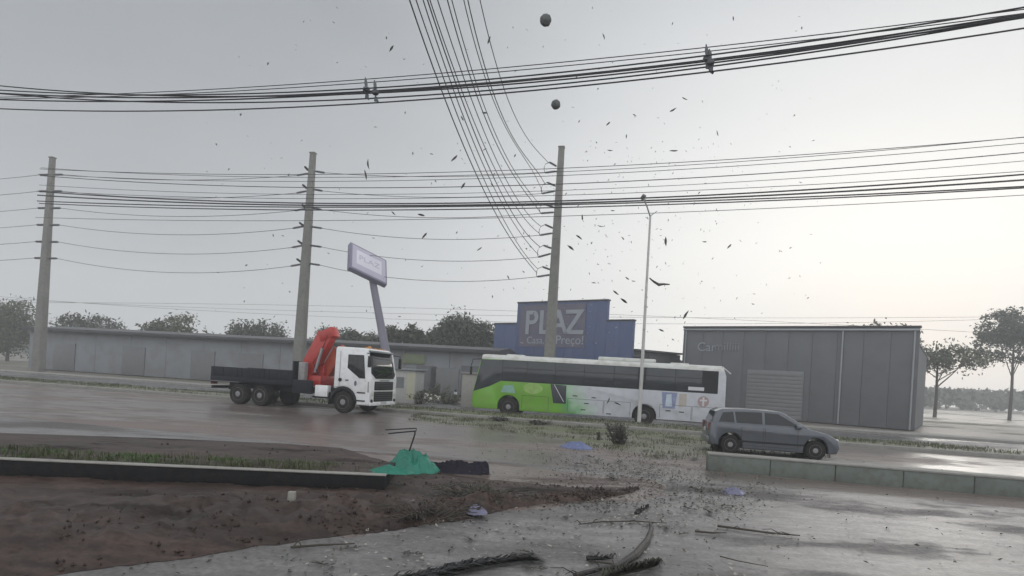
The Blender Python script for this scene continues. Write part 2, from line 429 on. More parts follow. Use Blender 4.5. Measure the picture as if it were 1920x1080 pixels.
blades([p for p in gp if noise.noise(Vector((p.x * 1.1, p.y, 9))) >= 0.12], M_grass2, 'dry_grass', 0.05, 0.17, 0.006, parent=pl, kind='stuff')
mp_ = []
while len(mp_) < 16000:
    s, t = random.uniform(-45, 45), random.uniform(27.75, 30.15)
    if random.random() < 0.45 + 1.1 * noise.noise(Vector((s * 0.35, t * 0.9, 8))):
        mp_.append(st(s, t, median_z(s, t) - 0.01))
blades(mp_, M_grass2, 'median_grass', 0.04, 0.16, 0.014, label='short patchy grass along the median strip', cat='grass', kind='stuff')

# ---------------------------------------------------------------- vehicles
def wheel(parent, x, y, r, w, out_s, rim_m=None):
    """out_s: +1 when the outer face looks to +y"""
    o = MB().revolve([(r * 0.62, -w / 2), (r * 0.93, -w / 2), (r, -w * 0.36), (r, w * 0.36), (r * 0.93, w / 2), (r * 0.62, w / 2)], n=28).build('wheel', M_rubber, parent, loc=(x, y, r))
    e_ = out_s * w / 2
    MB().revolve([(r * 0.62, e_ * 0.98), (r * 0.60, e_ * 1.03), (r * 0.55, e_ * 0.80), (r * 0.30, e_ * 0.72), (r * 0.26, e_ * 1.02), (r * 0.10, e_ * 1.08)], n=20).build('rim', rim_m or M_rim, o)
    return o
def plate(name, poly, y, th, m, parent, shape=None, bevel=0.0):
    s_ = 1 if y > 0 else -1
    return MB().prism(poly, y, y + s_ * th, shape, bevel).build(name, m, parent)

# ---- city bus, seen from its left side, heading left
def bus_livery():
    m = bpy.data.materials.new('bus_livery'); m.use_nodes = True
    t = m.node_tree; b = t.nodes['Principled BSDF']; L = t.links.new
    co = t.nodes.new('ShaderNodeTexCoord'); sp = t.nodes.new('ShaderNodeSeparateXYZ'); L(co.outputs['Object'], sp.inputs[0])
    n = t.nodes.new('ShaderNodeTexNoise'); n.inputs['Scale'].default_value = 1.3; n.inputs['Detail'].default_value = 3; L(co.outputs['Object'], n.inputs['Vector'])
    a1 = t.nodes.new('ShaderNodeMath'); a1.operation = 'MULTIPLY_ADD'; a1.inputs[1].default_value = 1.6; L(n.outputs['Fac'], a1.inputs[0]); L(sp.outputs['X'], a1.inputs[2])
    a2 = t.nodes.new('ShaderNodeMath'); a2.operation = 'MULTIPLY_ADD'; a2.inputs[1].default_value = -0.35; L(sp.outputs['Z'], a2.inputs[0]); L(a1.outputs[0], a2.inputs[2])
    mr = t.nodes.new('ShaderNodeMapRange'); mr.inputs['From Min'].default_value = 0.55; mr.inputs['From Max'].default_value = 2.3; L(a2.outputs[0], mr.inputs['Value'])
    rp = t.nodes.new('ShaderNodeValToRGB'); el = rp.color_ramp.elements
    el[0].position = 0; el[0].color = (0.58, 0.60, 0.65, 1); el[1].position = 1; el[1].color = (0.17, 0.42, 0.035, 1)
    x1 = el.new(0.42); x1.color = (0.40, 0.60, 0.42, 1); x2 = el.new(0.68); x2.color = (0.11, 0.38, 0.12, 1)
    L(mr.outputs['Result'], rp.inputs[0])
    n2 = t.nodes.new('ShaderNodeTexNoise'); n2.inputs['Scale'].default_value = 3; n2.inputs['Detail'].default_value = 8; L(co.outputs['Object'], n2.inputs['Vector'])
    d = t.nodes.new('ShaderNodeMapRange'); d.inputs['From Min'].default_value = 0.42; d.inputs['From Max'].default_value = 0.75; d.inputs['To Max'].default_value = 0.3; L(n2.outputs['Fac'], d.inputs['Value'])
    mx_ = t.nodes.new('ShaderNodeMix'); mx_.data_type = 'RGBA'; mx_.inputs['B'].default_value = (0.22, 0.19, 0.15, 1)
    L(d.outputs['Result'], mx_.inputs['Factor']); L(rp.outputs['Color'], mx_.inputs['A']); L(mx_.outputs['Result'], b.inputs['Base Color'])
    b.inputs['Roughness'].default_value = 0.35; b.inputs['Coat Weight'].default_value = 0.25
    return m
bf, br = Vector((-2.05, 31.75, 0)), Vector((10.45, 29.1, 0))
bd = (bf - br).normalized(); BL = (bf - br).length; bleft = Vector((-bd.y, bd.x, 0))
if bleft.y > 0: bleft = -bleft
bus = empty('city_bus', (bf + br) / 2 - bleft * 1.25, math.atan2(bd.y, bd.x), 'long city bus, lime green front half and white rear half, driving past behind the median', 'bus')
hx = BL / 2
FW, RW, AR = hx - 1.98, hx - 8.95, 0.60
poly = [(-hx + 0.06, 0.40), (-hx, 0.85), (-hx + 0.02, 2.7), (-hx + 0.10, 2.98), (hx - 0.42, 2.98), (hx - 0.30, 2.7), (hx - 0.14, 1.75), (hx, 1.2), (hx, 0.55), (hx - 0.08, 0.34)]
poly += [(FW + AR, 0.34)] + arc(FW, 0.52, AR, -8, 188, 12) + [(FW - AR, 0.34)]
poly += [(RW + AR, 0.38)] + arc(RW, 0.52, AR, -8, 188, 12) + [(RW - AR, 0.40)]
M_bus = bus_livery()
MB().prism(poly, -1.25, 1.25, bevel=0.035).build('body', M_bus, bus)
M_broof = mat('bus_roof', (0.62, 0.63, 0.60), 0.45, var=0.12, scale=1.0, dirt=(0.3, 0.28, 0.22), dirt_amt=0.5)
rp_ = [(-1.25, 2.96), (-1.235, 3.06), (-1.17, 3.15), (-1.0, 3.2), (-0.5, 3.235), (0.5, 3.235), (1.0, 3.2), (1.17, 3.15), (1.235, 3.06), (1.25, 2.96)]
roof = MB().prism(rp_, -hx + 0.12, hx - 0.40, shape=lambda x, y, z: (y, x, z), bevel=0.05).build('roof', M_broof, bus)
MB().box((-1.55, 0, 3.30), (2.9, 1.7, 0.20), 0.07).build('air_conditioner', M_broof, roof)
MB().box((hx - 2.0, 0, 3.25), (0.9, 0.8, 0.09), 0.03).build('roof_hatch', M_broof, roof)
MB().box((-4.2, 0, 3.25), (0.9, 0.8, 0.09), 0.03).build('roof_hatch', M_broof, roof)
M_bglass = mat('bus_tinted_glass', (0.034, 0.039, 0.048), 0.10, var=0.35, scale=0.8, spec=0.6)
# side glass: front wedge then panes
for sgn in (1, -1):
    plate('side_window', [(hx - 0.40, 2.93), (hx - 0.17, 1.75), (hx - 0.05, 1.22), (hx - 0.9, 1.52), (hx - 1.55, 1.86), (hx - 1.55, 2.93)], sgn * 1.245, 0.012, M_bglass, bus, bevel=0.004)
    plate('window_band', [(hx - 1.5, 2.95), (hx - 1.5, 1.84), (-hx + 0.38, 1.84), (-hx + 0.38, 2.95)], sgn * 1.2435, 0.0092, M_dark, bus)
    x = hx - 1.58; wds = [1.3, 1.5, 1.5, 1.5, 1.5, 1.5, 1.28]
    for k, w_ in enumerate(wds):
        z0 = 1.86 if k else 1.88
        g = plate('side_window', [(x, 2.93), (x, z0), (x - w_ + 0.025, z0), (x - w_ + 0.025, 2.93)], sgn * 1.245, 0.012, M_bglass, bus, bevel=0.004)
        MB().box((x - w_ / 2, sgn * 1.262, 2.55), (w_ - 0.03, 0.012, 0.025)).build('slider_bar', M_dark, g)
        x -= w_
plate('windscreen', [(-1.12, 1.35), (1.12, 1.35), (1.12, 2.85), (-1.12, 2.85)], hx + 0.004, 0.006, M_bglass, bus,
      shape=lambda x, y, z: (y - (0.05 + 0.225 * max(0, z - 1.35)), x, z))
# lower side details on the visible flank
plate('door_glass', [(hx - 4.15, 1.83), (hx - 4.98, 1.80), (hx - 5.0, 0.86), (hx - 4.35, 0.86)], 1.247, 0.012, M_bglass, bus)
M_wtrim = mat('white_trim', (0.6, 0.61, 0.63), 0.4, var=0.08)
MB().box((hx - 4.62, 1.266, 1.38), (0.03, 0.012, 1.0), rot=Matrix.Rotation(R(32), 3, 'Y')).build('grab_rail', M_wtrim, bus)
M_pale = mat('pale_lime_print', (0.28, 0.46, 0.12), 0.45, var=0.35, scale=4)
plate('printed_logo', arc(hx - 3.25, 1.55, 0.30, 0, 360, 18)[:-1], 1.2475, 0.004, M_pale, bus, shape=lambda x, y, z: (hx - 3.25 + (x - hx + 3.25) * 1.7, y, z))
M_pblue = mat('pale_blue_print', (0.24, 0.42, 0.36), 0.45, var=0.3, scale=4)
plate('printed_logo', [(FW - 0.35, 1.25), (FW + 0.45, 1.25), (FW + 0.3, 1.62), (FW - 0.2, 1.66)], 1.2475, 0.004, M_pblue, bus)
M_poster = mat('blue_poster', (0.24, 0.27, 0.42), 0.4, var=0.5, scale=3.2)
ps = plate('advert_panel', [(hx - 9.75, 1.78), (hx - 10.5, 1.78), (hx - 10.42, 0.98), (hx - 9.83, 0.98)], 1.2475, 0.006, M_poster, bus)
M_poster2 = mat('pale_poster', (0.5, 0.58, 0.66), 0.4, var=0.3, scale=4)
plate('figure_print', [(hx - 9.98, 1.66), (hx - 10.22, 1.7), (hx - 10.28, 1.08), (hx - 9.95, 1.08)], 1.2545, 0.003, M_poster2, ps)
M_tan = mat('tan_poster', (0.45, 0.40, 0.36), 0.4, var=0.25, scale=4)
plate('advert_panel', [(hx - 10.6, 1.75), (hx - 10.95, 1.75), (hx - 10.95, 1.15), (hx - 10.6, 1.1)], 1.2475, 0.004, M_tan, bus)
M_emb = mat('red_emblem', (0.38, 0.27, 0.28), 0.4, var=0.2)
em = plate('emblem', arc(hx - 11.75, 1.42, 0.27, 0, 360, 20)[:-1], 1.2475, 0.005, M_emb, bus)
b = MB(); b.box((hx - 11.75, 1.256, 1.42), (0.09, 0.006, 0.44)); b.box((hx - 11.75, 1.2575, 1.48), (0.34, 0.004, 0.08)); b.build('emblem_cross', M_wtrim, em)
plate('route_plate', [(hx - 11.0, 2.12), (hx - 11.75, 2.12), (hx - 11.75, 1.95), (hx - 11.0, 1.95)], 1.258, 0.008, M_wtrim, bus)
for xx, zz in ((-5.45, 1.3), (-6.05, 0.95), (-5.9, 0.62), (-7.2, 0.5), (-10.1, 0.86), (-10.75, 0.84)):
    MB().box((hx + xx, 1.253, zz), (0.24, 0.01, 0.05)).build('flap_handle', M_dark, bus)
for xa, xb in ((FW - AR - 0.12, hx - 4.1), (hx - 5.1, hx - 6.9), (hx - 6.95, RW + AR + 0.1), (RW - AR - 0.15, hx - 11.2), (hx - 11.25, hx - 12.3)):
    b = MB()
    for (p0, p1) in (((xa, 0.5), (xa, 1.15)), ((xb, 0.5), (xb, 1.15)), ((xa, 1.15), (xb, 1.15))):
        b.box(((p0[0] + p1[0]) / 2, 1.2515, (p0[1] + p1[1]) / 2), (abs(p1[0] - p0[0]) + 0.015, 0.004, abs(p1[1] - p0[1]) + 0.015))
    b.build('luggage_flap_seam', M_dark, bus)
MB().box((-hx + 0.02, 0.95, 3.02), (0.55, 0.5, 0.05), 0.02, rot=Matrix.Rotation(R(-38), 3, 'Y')).build('rear_spoiler', M_wtrim, bus)
for sgn in (1, -1):
    MB().box((-hx - 0.005, sgn * 1.05, 1.3), (0.03, 0.22, 0.6), 0.01).build('tail_light', M_red, bus)
    MB().box((hx - 0.005, sgn * 0.95, 0.85), (0.05, 0.4, 0.2), 0.02).build('headlight', M_lamp, bus)
    MB().tube([(hx - 0.45, sgn * 1.2, 2.95), (hx + 0.05, sgn * 1.32, 2.9), (hx + 0.12, sgn * 1.34, 2.55)], 0.025).box((hx + 0.12, sgn * 1.34, 2.3), (0.08, 0.2, 0.42), 0.03).build('mirror', M_dark, bus)
    wheel(bus, FW, sgn * 1.06, 0.5, 0.3, sgn); wheel(bus, RW, sgn * 1.06, 0.5, 0.32, sgn)
MB().box((0.2, 0, 0.62), (BL - 0.7, 2.2, 0.5)).build('underbody', M_dark, bus)

# ---- crane truck heading right
ta = R(-17)
tfx, tly = Vector((math.cos(ta), math.sin(ta), 0)), Vector((-math.sin(ta), math.cos(ta), 0))
corner = gnd(690, 779)
truck = empty('crane_truck', corner - tfx * 1.36 + tly * 1.25, ta, 'white cab-over truck with red loader crane and dark flatbed on the near road', 'truck')
WC = 0.0
cabp = [(1.28, 0.42), (1.36, 0.55), (1.37, 1.56), (1.355, 1.70), (1.13, 2.80), (1.05, 2.90), (0.88, 2.98), (-0.44, 3.0), (-0.52, 2.92), (-0.52, 1.10)]
cabp += arc(WC, 0.50, 0.70, 121, 0, 10) + [(0.70, 0.42)]
cab = MB().prism(cabp, -1.22, 1.22, shape=lambda x, y, z: (x, y * (1 - 0.03 * max(0, z - 1.7)), z), bevel=0.06, seg=3).build('cab', M_white, truck)
ws_shape = lambda x, y, z: (x - 0.07 * max(0, abs(y) - 0.9) / 0.25, y * (1 - 0.03 * max(0, z - 1.7)), z)
wv, wf = [], []
for i in range(13):
    y = -1.17 + 2.34 * i / 12
    sink = 0.16 * max(0, (abs(y) - 0.78) / 0.35)
    for z0, x0 in ((1.64 + sink * 1.5, 1.392), (2.25, 1.275), (2.80, 1.158)):
        wv.append((x0 - 0.09 * max(0, (abs(y) - 0.85) / 0.28) ** 1.6, y, z0))
for i in range(12):
    for k in range(2):
        a = i * 3 + k; wf.append((a, a + 3, a + 4, a + 1))
wsx = raw('windscreen', wv, wf, M_glass, smooth=True, parent=truck)
mod = wsx.modifiers.new('thick', 'SOLIDIFY'); mod.thickness = 0.03; mod.offset = 0
M_inner = mat('cab_interior', (0.25, 0.26, 0.27), 0.7)
MB().tube([(1.41, -0.9, 1.70), (1.38, -0.2, 1.90)], 0.014).build('wiper', M_dark, wsx)
MB().tube([(1.41, 0.1, 1.70), (1.38, 0.85, 1.90)], 0.014).build('wiper', M_dark, wsx)
MB().prism([(1.12, 2.84), (1.22, 2.80), (1.23, 2.83), (1.13, 2.90)], -1.08, 1.08, bevel=0.01).build('sun_visor', mat('smoked_visor', (0.10, 0.11, 0.12), 0.3), truck)
for sg in (-1, 1):
    sh = lambda x, y, z: (x, y * (1 - 0.03 * max(0, z - 1.7)), z)
    dr = plate('door', [(1.12, 0.92), (1.20, 1.70), (1.02, 2.78), (0.06, 2.80), (0.02, 1.55), (0.30, 1.22), (0.62, 0.95)], sg * 1.218, 0.016, M_white, truck, sh, 0.006)
    plate('door_window', [(0.93, 2.62), (1.06, 1.66), (0.82, 1.66), (0.22, 2.08), (0.20, 2.62)], sg * 1.232, 0.010, M_glass, dr, sh, 0.004)
    plate('window_seal', [(0.96, 2.66), (1.10, 1.62), (0.80, 1.62), (0.17, 2.05), (0.16, 2.66)], sg * 1.230, 0.008, M_dark, dr, sh, 0.003)
    MB().box((0.18, sg * 1.245, 1.50), (0.16, 0.03, 0.05), 0.01).build('door_handle', M_dark, dr)
    plate('door_emblem', arc(0.62, 1.38, 0.12, 0, 360, 16)[:-1], sg * 1.235, 0.005, mat('grey_blue_emblem', (0.12, 0.14, 0.2), 0.4), dr, lambda x, y, z: (0.62 + (x - 0.62) * 0.55, y, z))
    for zz in (0.62, 0.98): MB().box((0.93, sg * 1.225, zz), (0.42, 0.05, 0.06), 0.01).build('step', M_dark, truck)
    MB().prism(arc(WC, 0.5, 0.71, 8, 172, 12) + arc(WC, 0.5, 0.60, 172, 8, 12), sg * 0.80, sg * 1.235).build('wheel_arch', M_dark, truck)
    MB().tube([(1.12, sg * 1.2, 2.76), (1.38, sg * 1.40, 2.72), (1.38, sg * 1.42, 2.25)], 0.022).box((1.38, sg * 1.42, 2.38), (0.09, 0.2, 0.5), 0.03).build('mirror', M_dark, truck)
    MB().box((1.375, sg * 1.04, 0.98), (0.035, 0.24, 0.24), 0.012).build('headlight', M_lamp, truck)
    MB().revolve([(0.09, -0.01), (0.09, 0.03), (0.06, 0.035)], c=(1.36, sg * 1.05, 0.62), n=14, axis='X').build('fog_light', M_dark, truck)
    wheel(truck, 0, sg * 1.03, 0.50, 0.32, sg)
MB().revolve([(0.085, -1.245), (0.085, -1.215)], c=(-0.18, 0, 1.50), n=14).build('filler_cap', M_dark, truck)
g1 = MB().box((1.372, 0.0, 1.31), (0.03, 1.72, 0.40), 0.02).build('grille', M_dark, truck)
b = MB()
for k in range(4): b.box((1.392, 0.0, 1.18 + 0.085 * k), (0.012, 1.6, 0.018))
b.build('grille_bars', mat('grille_grey', (0.09, 0.09, 0.10), 0.4), g1, kind='stuff')
g2 = MB().box((1.366, 0.0, 0.83), (0.04, 1.72, 0.46), 0.02).build('grille', M_dark, truck)
b = MB()
for k in range(4): b.box((1.392, 0.0, 0.68 + 0.10 * k), (0.012, 1.6, 0.02))
b.build('grille_bars', MATS['grille_grey'], g2, kind='stuff')
MB().box((1.35, 0, 0.50), (0.09, 2.36, 0.17), 0.03).build('bumper', M_white, truck)
MB().box((1.40, 0, 0.53), (0.012, 0.52, 0.13)).build('number_plate', mat('plate_grey', (0.5, 0.5, 0.5), 0.4), truck)
M_navy = mat('dark_navy_bed', (0.012, 0.0135, 0.022), 0.6, var=0.3, spec=0.25, dirt=(0.035, 0.03, 0.03))
MB().box((-3.7, 0.45, 0.88), (6.4, 0.12, 0.26), 0.01).box((-3.7, -0.45, 0.88), (6.4, 0.12, 0.26), 0.01).build('chassis_rails', M_dark, truck)
bed = MB().box((-5.05, 0, 1.18), (4.7, 2.46, 0.22), 0.01).build('flatbed', M_navy, truck)
for sg in (-1, 1):
    for k in range(3):
        MB().box((-3.47 - 1.57 * k, sg * 1.215, 1.52), (1.54, 0.05, 0.46), 0.01).build('side_board', M_navy, bed)
    MB().box((-2.2, sg * 1.12, 1.06), (1.0, 0.2, 0.62), 0.02).build('tool_locker', M_navy, truck)
    MB().box((-1.15, sg * 1.06, 0.93), (0.68, 0.30, 0.52), 0.04).build('storage_box', M_white if sg < 0 else M_dark, truck)
    for xx in (-4.5, -5.75):
        wheel(truck, xx, sg * 1.0, 0.5, 0.42, sg)
    MB().prism(arc(-5.1, 0.45, 1.30, 20, 160, 10) + arc(-5.1, 0.45, 1.26, 160, 20, 10), sg * 0.78, sg * 1.22, shape=lambda x, y, z: (x, y, 0.45 + (z - 0.45) * 0.52)).build('mudguard', M_dark, truck)
MB().box((-2.72, 0, 1.75), (0.08, 2.4, 0.95), 0.01).build('headboard', M_navy, truck)
MB().box((-1.15, -1.0, 0.63), (1.2, 0.08, 0.08)).build('under_run_bar', M_dark, truck)
MB().box((-7.35, 0, 0.75), (0.1, 2.3, 0.14), 0.01).build('rear_bumper', M_dark, truck)
for sg in (-1, 1): MB().box((-7.42, sg * 0.95, 0.95), (0.05, 0.4, 0.14), 0.01).build('tail_light', M_red, truck)
for k in range(5): MB().box((0.80, -0.8 + 0.4 * k, 3.01), (0.10, 0.12, 0.06), 0.015).build('marker_light', mat('amber_lens', (0.45, 0.18, 0.03), 0.3), cab)
MB().revolve([(0.09, 0), (0.085, 0.10), (0.05, 0.14)], c=(0.2, 0.5, 3.0), n=12, axis='Z').build('beacon', MATS['amber_lens'], cab)
MB().box((1.395, 0, 1.56), (0.012, 0.9, 0.05), 0.004).build('badge_bar', M_steel, cab)
for sg in (-1, 1):
    MB().box((1.27, sg * 1.205, 1.25), (0.10, 0.03, 0.5), 0.012).build('corner_deflector', mat('deflector_grey', (0.32, 0.33, 0.34), 0.5), cab)
    MB().box((-0.22, sg * 1.222, 2.0), (0.012, 0.006, 1.6)).build('panel_gap', M_dark, cab)
    MB().box((-0.36, sg * 1.222, 1.18), (0.26, 0.006, 0.012)).build('panel_gap', M_dark, cab)
    MB().box((-0.72, sg * 1.02, 0.62), (0.03, 0.42, 0.55)).build('mud_flap', M_dark, truck)
    for k in range(9):
        MB().box((-2.95 - 0.53 * k, sg * 1.247, 1.50), (0.05, 0.02, 0.44), 0.004).build('stake_rib', M_navy, bed)
# loader crane
M_cred = mat('crane_red', (0.46, 0.028, 0.02), 0.4, var=0.15, coat=0.2, dirt=(0.12, 0.05, 0.04))
M_corg = mat('crane_orange_red', (0.44, 0.07, 0.03), 0.45, var=0.15, dirt=(0.16, 0.07, 0.04))
cr = MB().box((-1.95, 0, 1.35), (0.85, 1.5, 0.5), 0.04).box((-1.95, 0, 1.75), (0.55, 0.6, 0.7), 0.05).build('crane_column', M_cred, truck)
def beam(name, p0, p1, w, h, m, par, y=0.0):
    p0, p1 = Vector((p0[0], y, p0[1])), Vector((p1[0], y, p1[1])); d = p1 - p0
    return MB().box((p0 + p1) / 2, (d.length, w, h), 0.03, rot=Matrix.Rotation(-math.atan2(d.z, d.x), 3, 'Y')).build(name, m, par)
bm1 = beam('crane_boom', (-2.68, 1.48), (-1.58, 3.56), 0.50, 0.76, M_cred, truck, -0.32)
bm2 = beam('crane_arm', (-2.08, 1.28), (-1.10, 2.86), 0.44, 0.56, M_corg, truck, 0.10)
beam('arm_extension', (-1.92, 1.45), (-0.92, 3.05), 0.26, 0.30, M_corg, bm2, 0.10)
MB().tube([(-1.95, -0.62, 1.75), (-1.62, -0.62, 2.9)], 0.07, 10).build('hydraulic_ram', M_steel, truck)
MB().box((-1.50, -0.31, 3.55), (0.80, 0.58, 0.52), 0.08, rot=Matrix.Rotation(R(-25), 3, 'Y')).build('boom_knuckle', M_cred, bm1)
MB().box((-2.35, -0.95, 1.75), (0.34, 0.3, 0.9), 0.04).build('outrigger', mat('outrigger_grey', (0.30, 0.29, 0.29), 0.5, dirt=(0.1, 0.08, 0.07)), truck)
MB().tube([(-0.64, -0.9, 1.0), (-0.64, -0.9, 2.9)], 0.06, 8).build('exhaust_stack', M_dark, truck)
MB().tube([(-1.5, -0.62, 1.3), (-2.05, -0.66, 2.2), (-1.55, -0.64, 3.0), (-1.40, -0.6, 3.5)], 0.02).build('hydraulic_hose', M_dark, truck)

# ---- grey hatchback on the right, seen from its right side
M_car = mat('blue_grey_car_paint', (0.095, 0.108, 0.128), 0.28, 0.25, var=0.08, coat=0.6, dirt=(0.16, 0.14, 0.12), dirt_amt=0.3)
ca = R(-10); cfx, cly = Vector((math.cos(ca), math.sin(ca), 0)), Vector((-math.sin(ca), math.cos(ca), 0))
cc = at(1330, 838, 19.6); cc.z = 0
car = empty('parked_hatchback', cc + cfx * 1.98 + cly * 0.85, ca, 'blue-grey hatchback car behind the low concrete block at the far right', 'car')
tap = lambda x, y, z: (x, y * (1 - 0.24 * max(0, z - 0.92)), z)
RX, FX = -1.33, 1.27
cp = [(-1.95, 0.28), (-2.02, 0.5), (-2.0, 0.82), (-1.96, 1.0), (1.02, 0.98), (1.6, 0.86), (1.93, 0.68), (1.98, 0.42), (1.9, 0.24), (FX + 0.37, 0.22)] + arc(FX, 0.33, 0.37, 0, 180, 10) + [(FX - 0.37, 0.2), (RX + 0.37, 0.2)] + arc(RX, 0.33, 0.37, 0, 180, 10) + [(RX - 0.37, 0.26)]
MB().prism(cp, -0.85, 0.85, tap, 0.05, 3).build('body', M_car, car)
gh = [(-1.95, 0.96), (-1.80, 1.36), (-1.62, 1.455), (-0.9, 1.49), (0.05, 1.48), (0.30, 1.43), (1.12, 0.95)]
MB().prism(gh, -0.80, 0.80, tap, 0.05, 3).build('cabin', M_car, car)
for sg in (-1, 1):
    for pts in ([(-1.72, 1.03), (-1.60, 1.34), (-1.28, 1.38), (-1.22, 1.03)], [(-1.16, 1.03), (-1.22, 1.385), (-0.38, 1.41), (-0.36, 1.03)], [(-0.28, 1.03), (-0.30, 1.41), (0.12, 1.39), (0.78, 1.03)]):
        plate('side_window', pts, sg * 0.798, 0.012, M_glass, car, tap, 0.003)
    MB().box((0.72, sg * 0.90, 1.02), (0.16, 0.16, 0.12), 0.03).build('mirror', M_car, car)
    for x0, x1 in ((-1.0, -0.33), (-0.27, 0.72)):
        b = MB()
        for (p, d) in (((x0, 0.62), (0.01, 0.004, 0.6)), ((x1, 0.62), (0.01, 0.004, 0.6)), (((x0 + x1) / 2, 0.32), (x1 - x0, 0.004, 0.01))):
            b.box((p[0], sg * 0.8515, p[1]), d)
        b.build('door_seam', M_dark, car)
        MB().box((x0 + 0.12, sg * 0.858, 0.80), (0.15, 0.02, 0.03), 0.006).build('door_handle', M_car, car)
    MB().box((-2.0, sg * 0.66, 0.86), (0.05, 0.24, 0.26), 0.02).build('tail_light', M_red, car)
    MB().box((1.90, sg * 0.62, 0.64), (0.12, 0.34, 0.14), 0.03).build('headlight', M_lamp, car)
    wheel(car, RX, sg * 0.74, 0.31, 0.2, sg); wheel(car, FX, sg * 0.74, 0.31, 0.2, sg)
plate('windscreen', [(-0.66, 1.02), (0.66, 1.02), (0.58, 1.40), (-0.58, 1.40)], 1.02, 0.006, M_glass, car, shape=lambda x, y, z: (y - (z - 1.0) * 1.72 + 0.03, x, z))
plate('rear_window', [(-0.62, 1.05), (0.62, 1.05), (0.56, 1.34), (-0.56, 1.34)], -1.925, 0.008, M_glass, car, shape=lambda x, y, z: (y + (z - 1.05) * 0.38, x, z))
MB().box((-2.01, 0, 0.42), (0.1, 1.62, 0.2), 0.03).build('bumper', M_car, car)
MB().box((-2.035, 0, 0.72), (0.02, 0.42, 0.13), 0.004).build('number_plate', MATS['plate_grey'], car)
for sg in (-1, 1): MB().box((-0.1, sg * 0.856, 0.45), (2.0, 0.02, 0.06), 0.008).build('side_trim', M_dark, car)
MB().box((0, 0, 0.32), (3.2, 1.5, 0.2)).build('underbody', M_dark, car)

# ---- low concrete block in front of the hatchback
M_block = mat('faded_green_concrete', (0.15, 0.175, 0.155), 0.75, var=0.3, scale=2.2, bump=0.4, dirt=(0.10, 0.085, 0.07), dirt_amt=0.6)
p0, p1 = gnd(1326, 882), gnd(1326, 882) + EX * 7.5
bl = empty('concrete_block', (p0 + p1) / 2 + EY * 0.2, -TH, 'low faded green concrete block beside the hatchback, right edge of the lot', 'concrete block')
for k in range(5):
    MB().box((-3.0 + 1.5 * k, 0, 0.19), (1.488, 0.4, 0.44), 0.02).build('block', M_block, bl)
MB().box((0.03, 0, 0.425), (7.54, 0.44, 0.05), 0.012).build('cap', M_kerb, bl)

# ---------------------------------------------------------------- utility poles and their insulators
M_poly = mat('polymer_insulator', (0.10, 0.105, 0.115), 0.5, var=0.2)
def insulator(parent, p0, p1):
    p0, p1 = Vector(p0), Vector(p1); d = p1 - p0; n = 9
    pts, rs = [], []
    for k in range(n * 2 + 1):
        pts.append(p0 + d * (0.12 + 0.8 * k / (2 * n))); rs.append(0.10 if k % 2 else 0.045)
    b = MB(); b.tube([p0, p0 + d * 0.13], 0.05, 6); b.tube(pts, rs, 8); b.tube([p0 + d * 0.92, p1], 0.06, 6)
    return b.build('insulator', M_poly, parent)
def concrete_pole(top, base, wt, wb, label, name='utility_pole'):
    root = empty(name, base, -TH, label, 'utility pole', 'tall concrete transmission poles')
    loc = Matrix.Rotation(TH, 3, 'Z') @ (top - base)
    b = MB(); rings = []
    for f in (0, 0.25, 0.5, 0.75, 1.0):
        w = wb + (wt - wb) * f; c = loc * f
        rings.append([b.bm.verts.new(c + Vector((w / 2 * sx, w * 0.42 * sy, 0))) for sx, sy in ((-0.8, -1), (0.8, -1), (1, -0.8), (1, 0.8), (0.8, 1), (-0.8, 1), (-1, 0.8), (-1, -0.8))])
    for A, B in zip(rings, rings[1:]):
        for k in range(8): b.bm.faces.new((A[k], A[(k + 1) % 8], B[(k + 1) % 8], B[k]))
    b.bm.faces.new(rings[0][::-1]); b.bm.faces.new(rings[-1])
    b.build('shaft', M_concrete, root)
    MB().box(loc + Vector((0, 0, 0.03)), (wt + 0.06, wt + 0.02, 0.10), 0.02).build('cap', M_concrete, root)
    inv = Matrix.Rotation(TH, 3, 'Z')
    return root, (lambda p: inv @ (Vector(p) - base))
YR, YL = 44.0, 48.0
topR, topL = at(1053, 277, YR), at(587, 288, YL)
baseR = at(1036, 570, YR); dr_ = (topR - baseR); baseR = topR - dr_ * (topR.z / dr_.z)
baseL = at(563, 640, YL); dl_ = (topL - baseL); baseL = topL - dl_ * (topL.z / dl_.z)
poleR, locR = concrete_pole(topR, baseR, 0.42, 0.86, 'tall concrete pole standing before the blue shop front, insulators on its left side')
poleL, locL = concrete_pole(topL, baseL, 0.42, 0.90, 'tall concrete pole behind the crane truck, insulators on both sides')
RU = [(1030, 304), (1026, 342), (1021, 383), (1022, 421), (1019, 460), (1017, 500)]
RLo = [(1022, 324), (1016, 363), (1014, 400), (1012, 441), (1009, 482), (1007, 519)]
RP = [312, 349, 389, 428, 466, 506]
for (ux, uy), (lx, ly), py in zip(RU, RLo, RP):
    xp = 1053 - (py - 277) * 17 / 293 - 7
    insulator(poleR, locR(at(xp, py, YR)), locR(at(ux, uy, YR)))
    insulator(poleR, locR(at(xp, py + 9, YR)), locR(at(lx, ly, YR)))
    A, B_ = locR(at(ux, uy, YR)), locR(at(lx, ly, YR))
    mid = (A + B_) / 2 + Vector((-0.22, 0, 0.05))
    MB().tube([A, A.lerp(mid, 0.6) + Vector((-0.08, 0, 0.05)), mid, B_.lerp(mid, 0.5) + Vector((-0.05, 0, 0)), B_], 0.022).build('jumper_cable', M_cable, poleR)
LR = [(609, 324), (605, 358), (603, 393), (604, 428), (603, 463), (600, 497)]
LL = [(557, 329), (556, 362), (553, 395), (549, 428), (547, 464), (545, 499)]
LU = [(571, 312), (567, 346), (566, 383), (561, 417), (558, 451), (556, 485)]
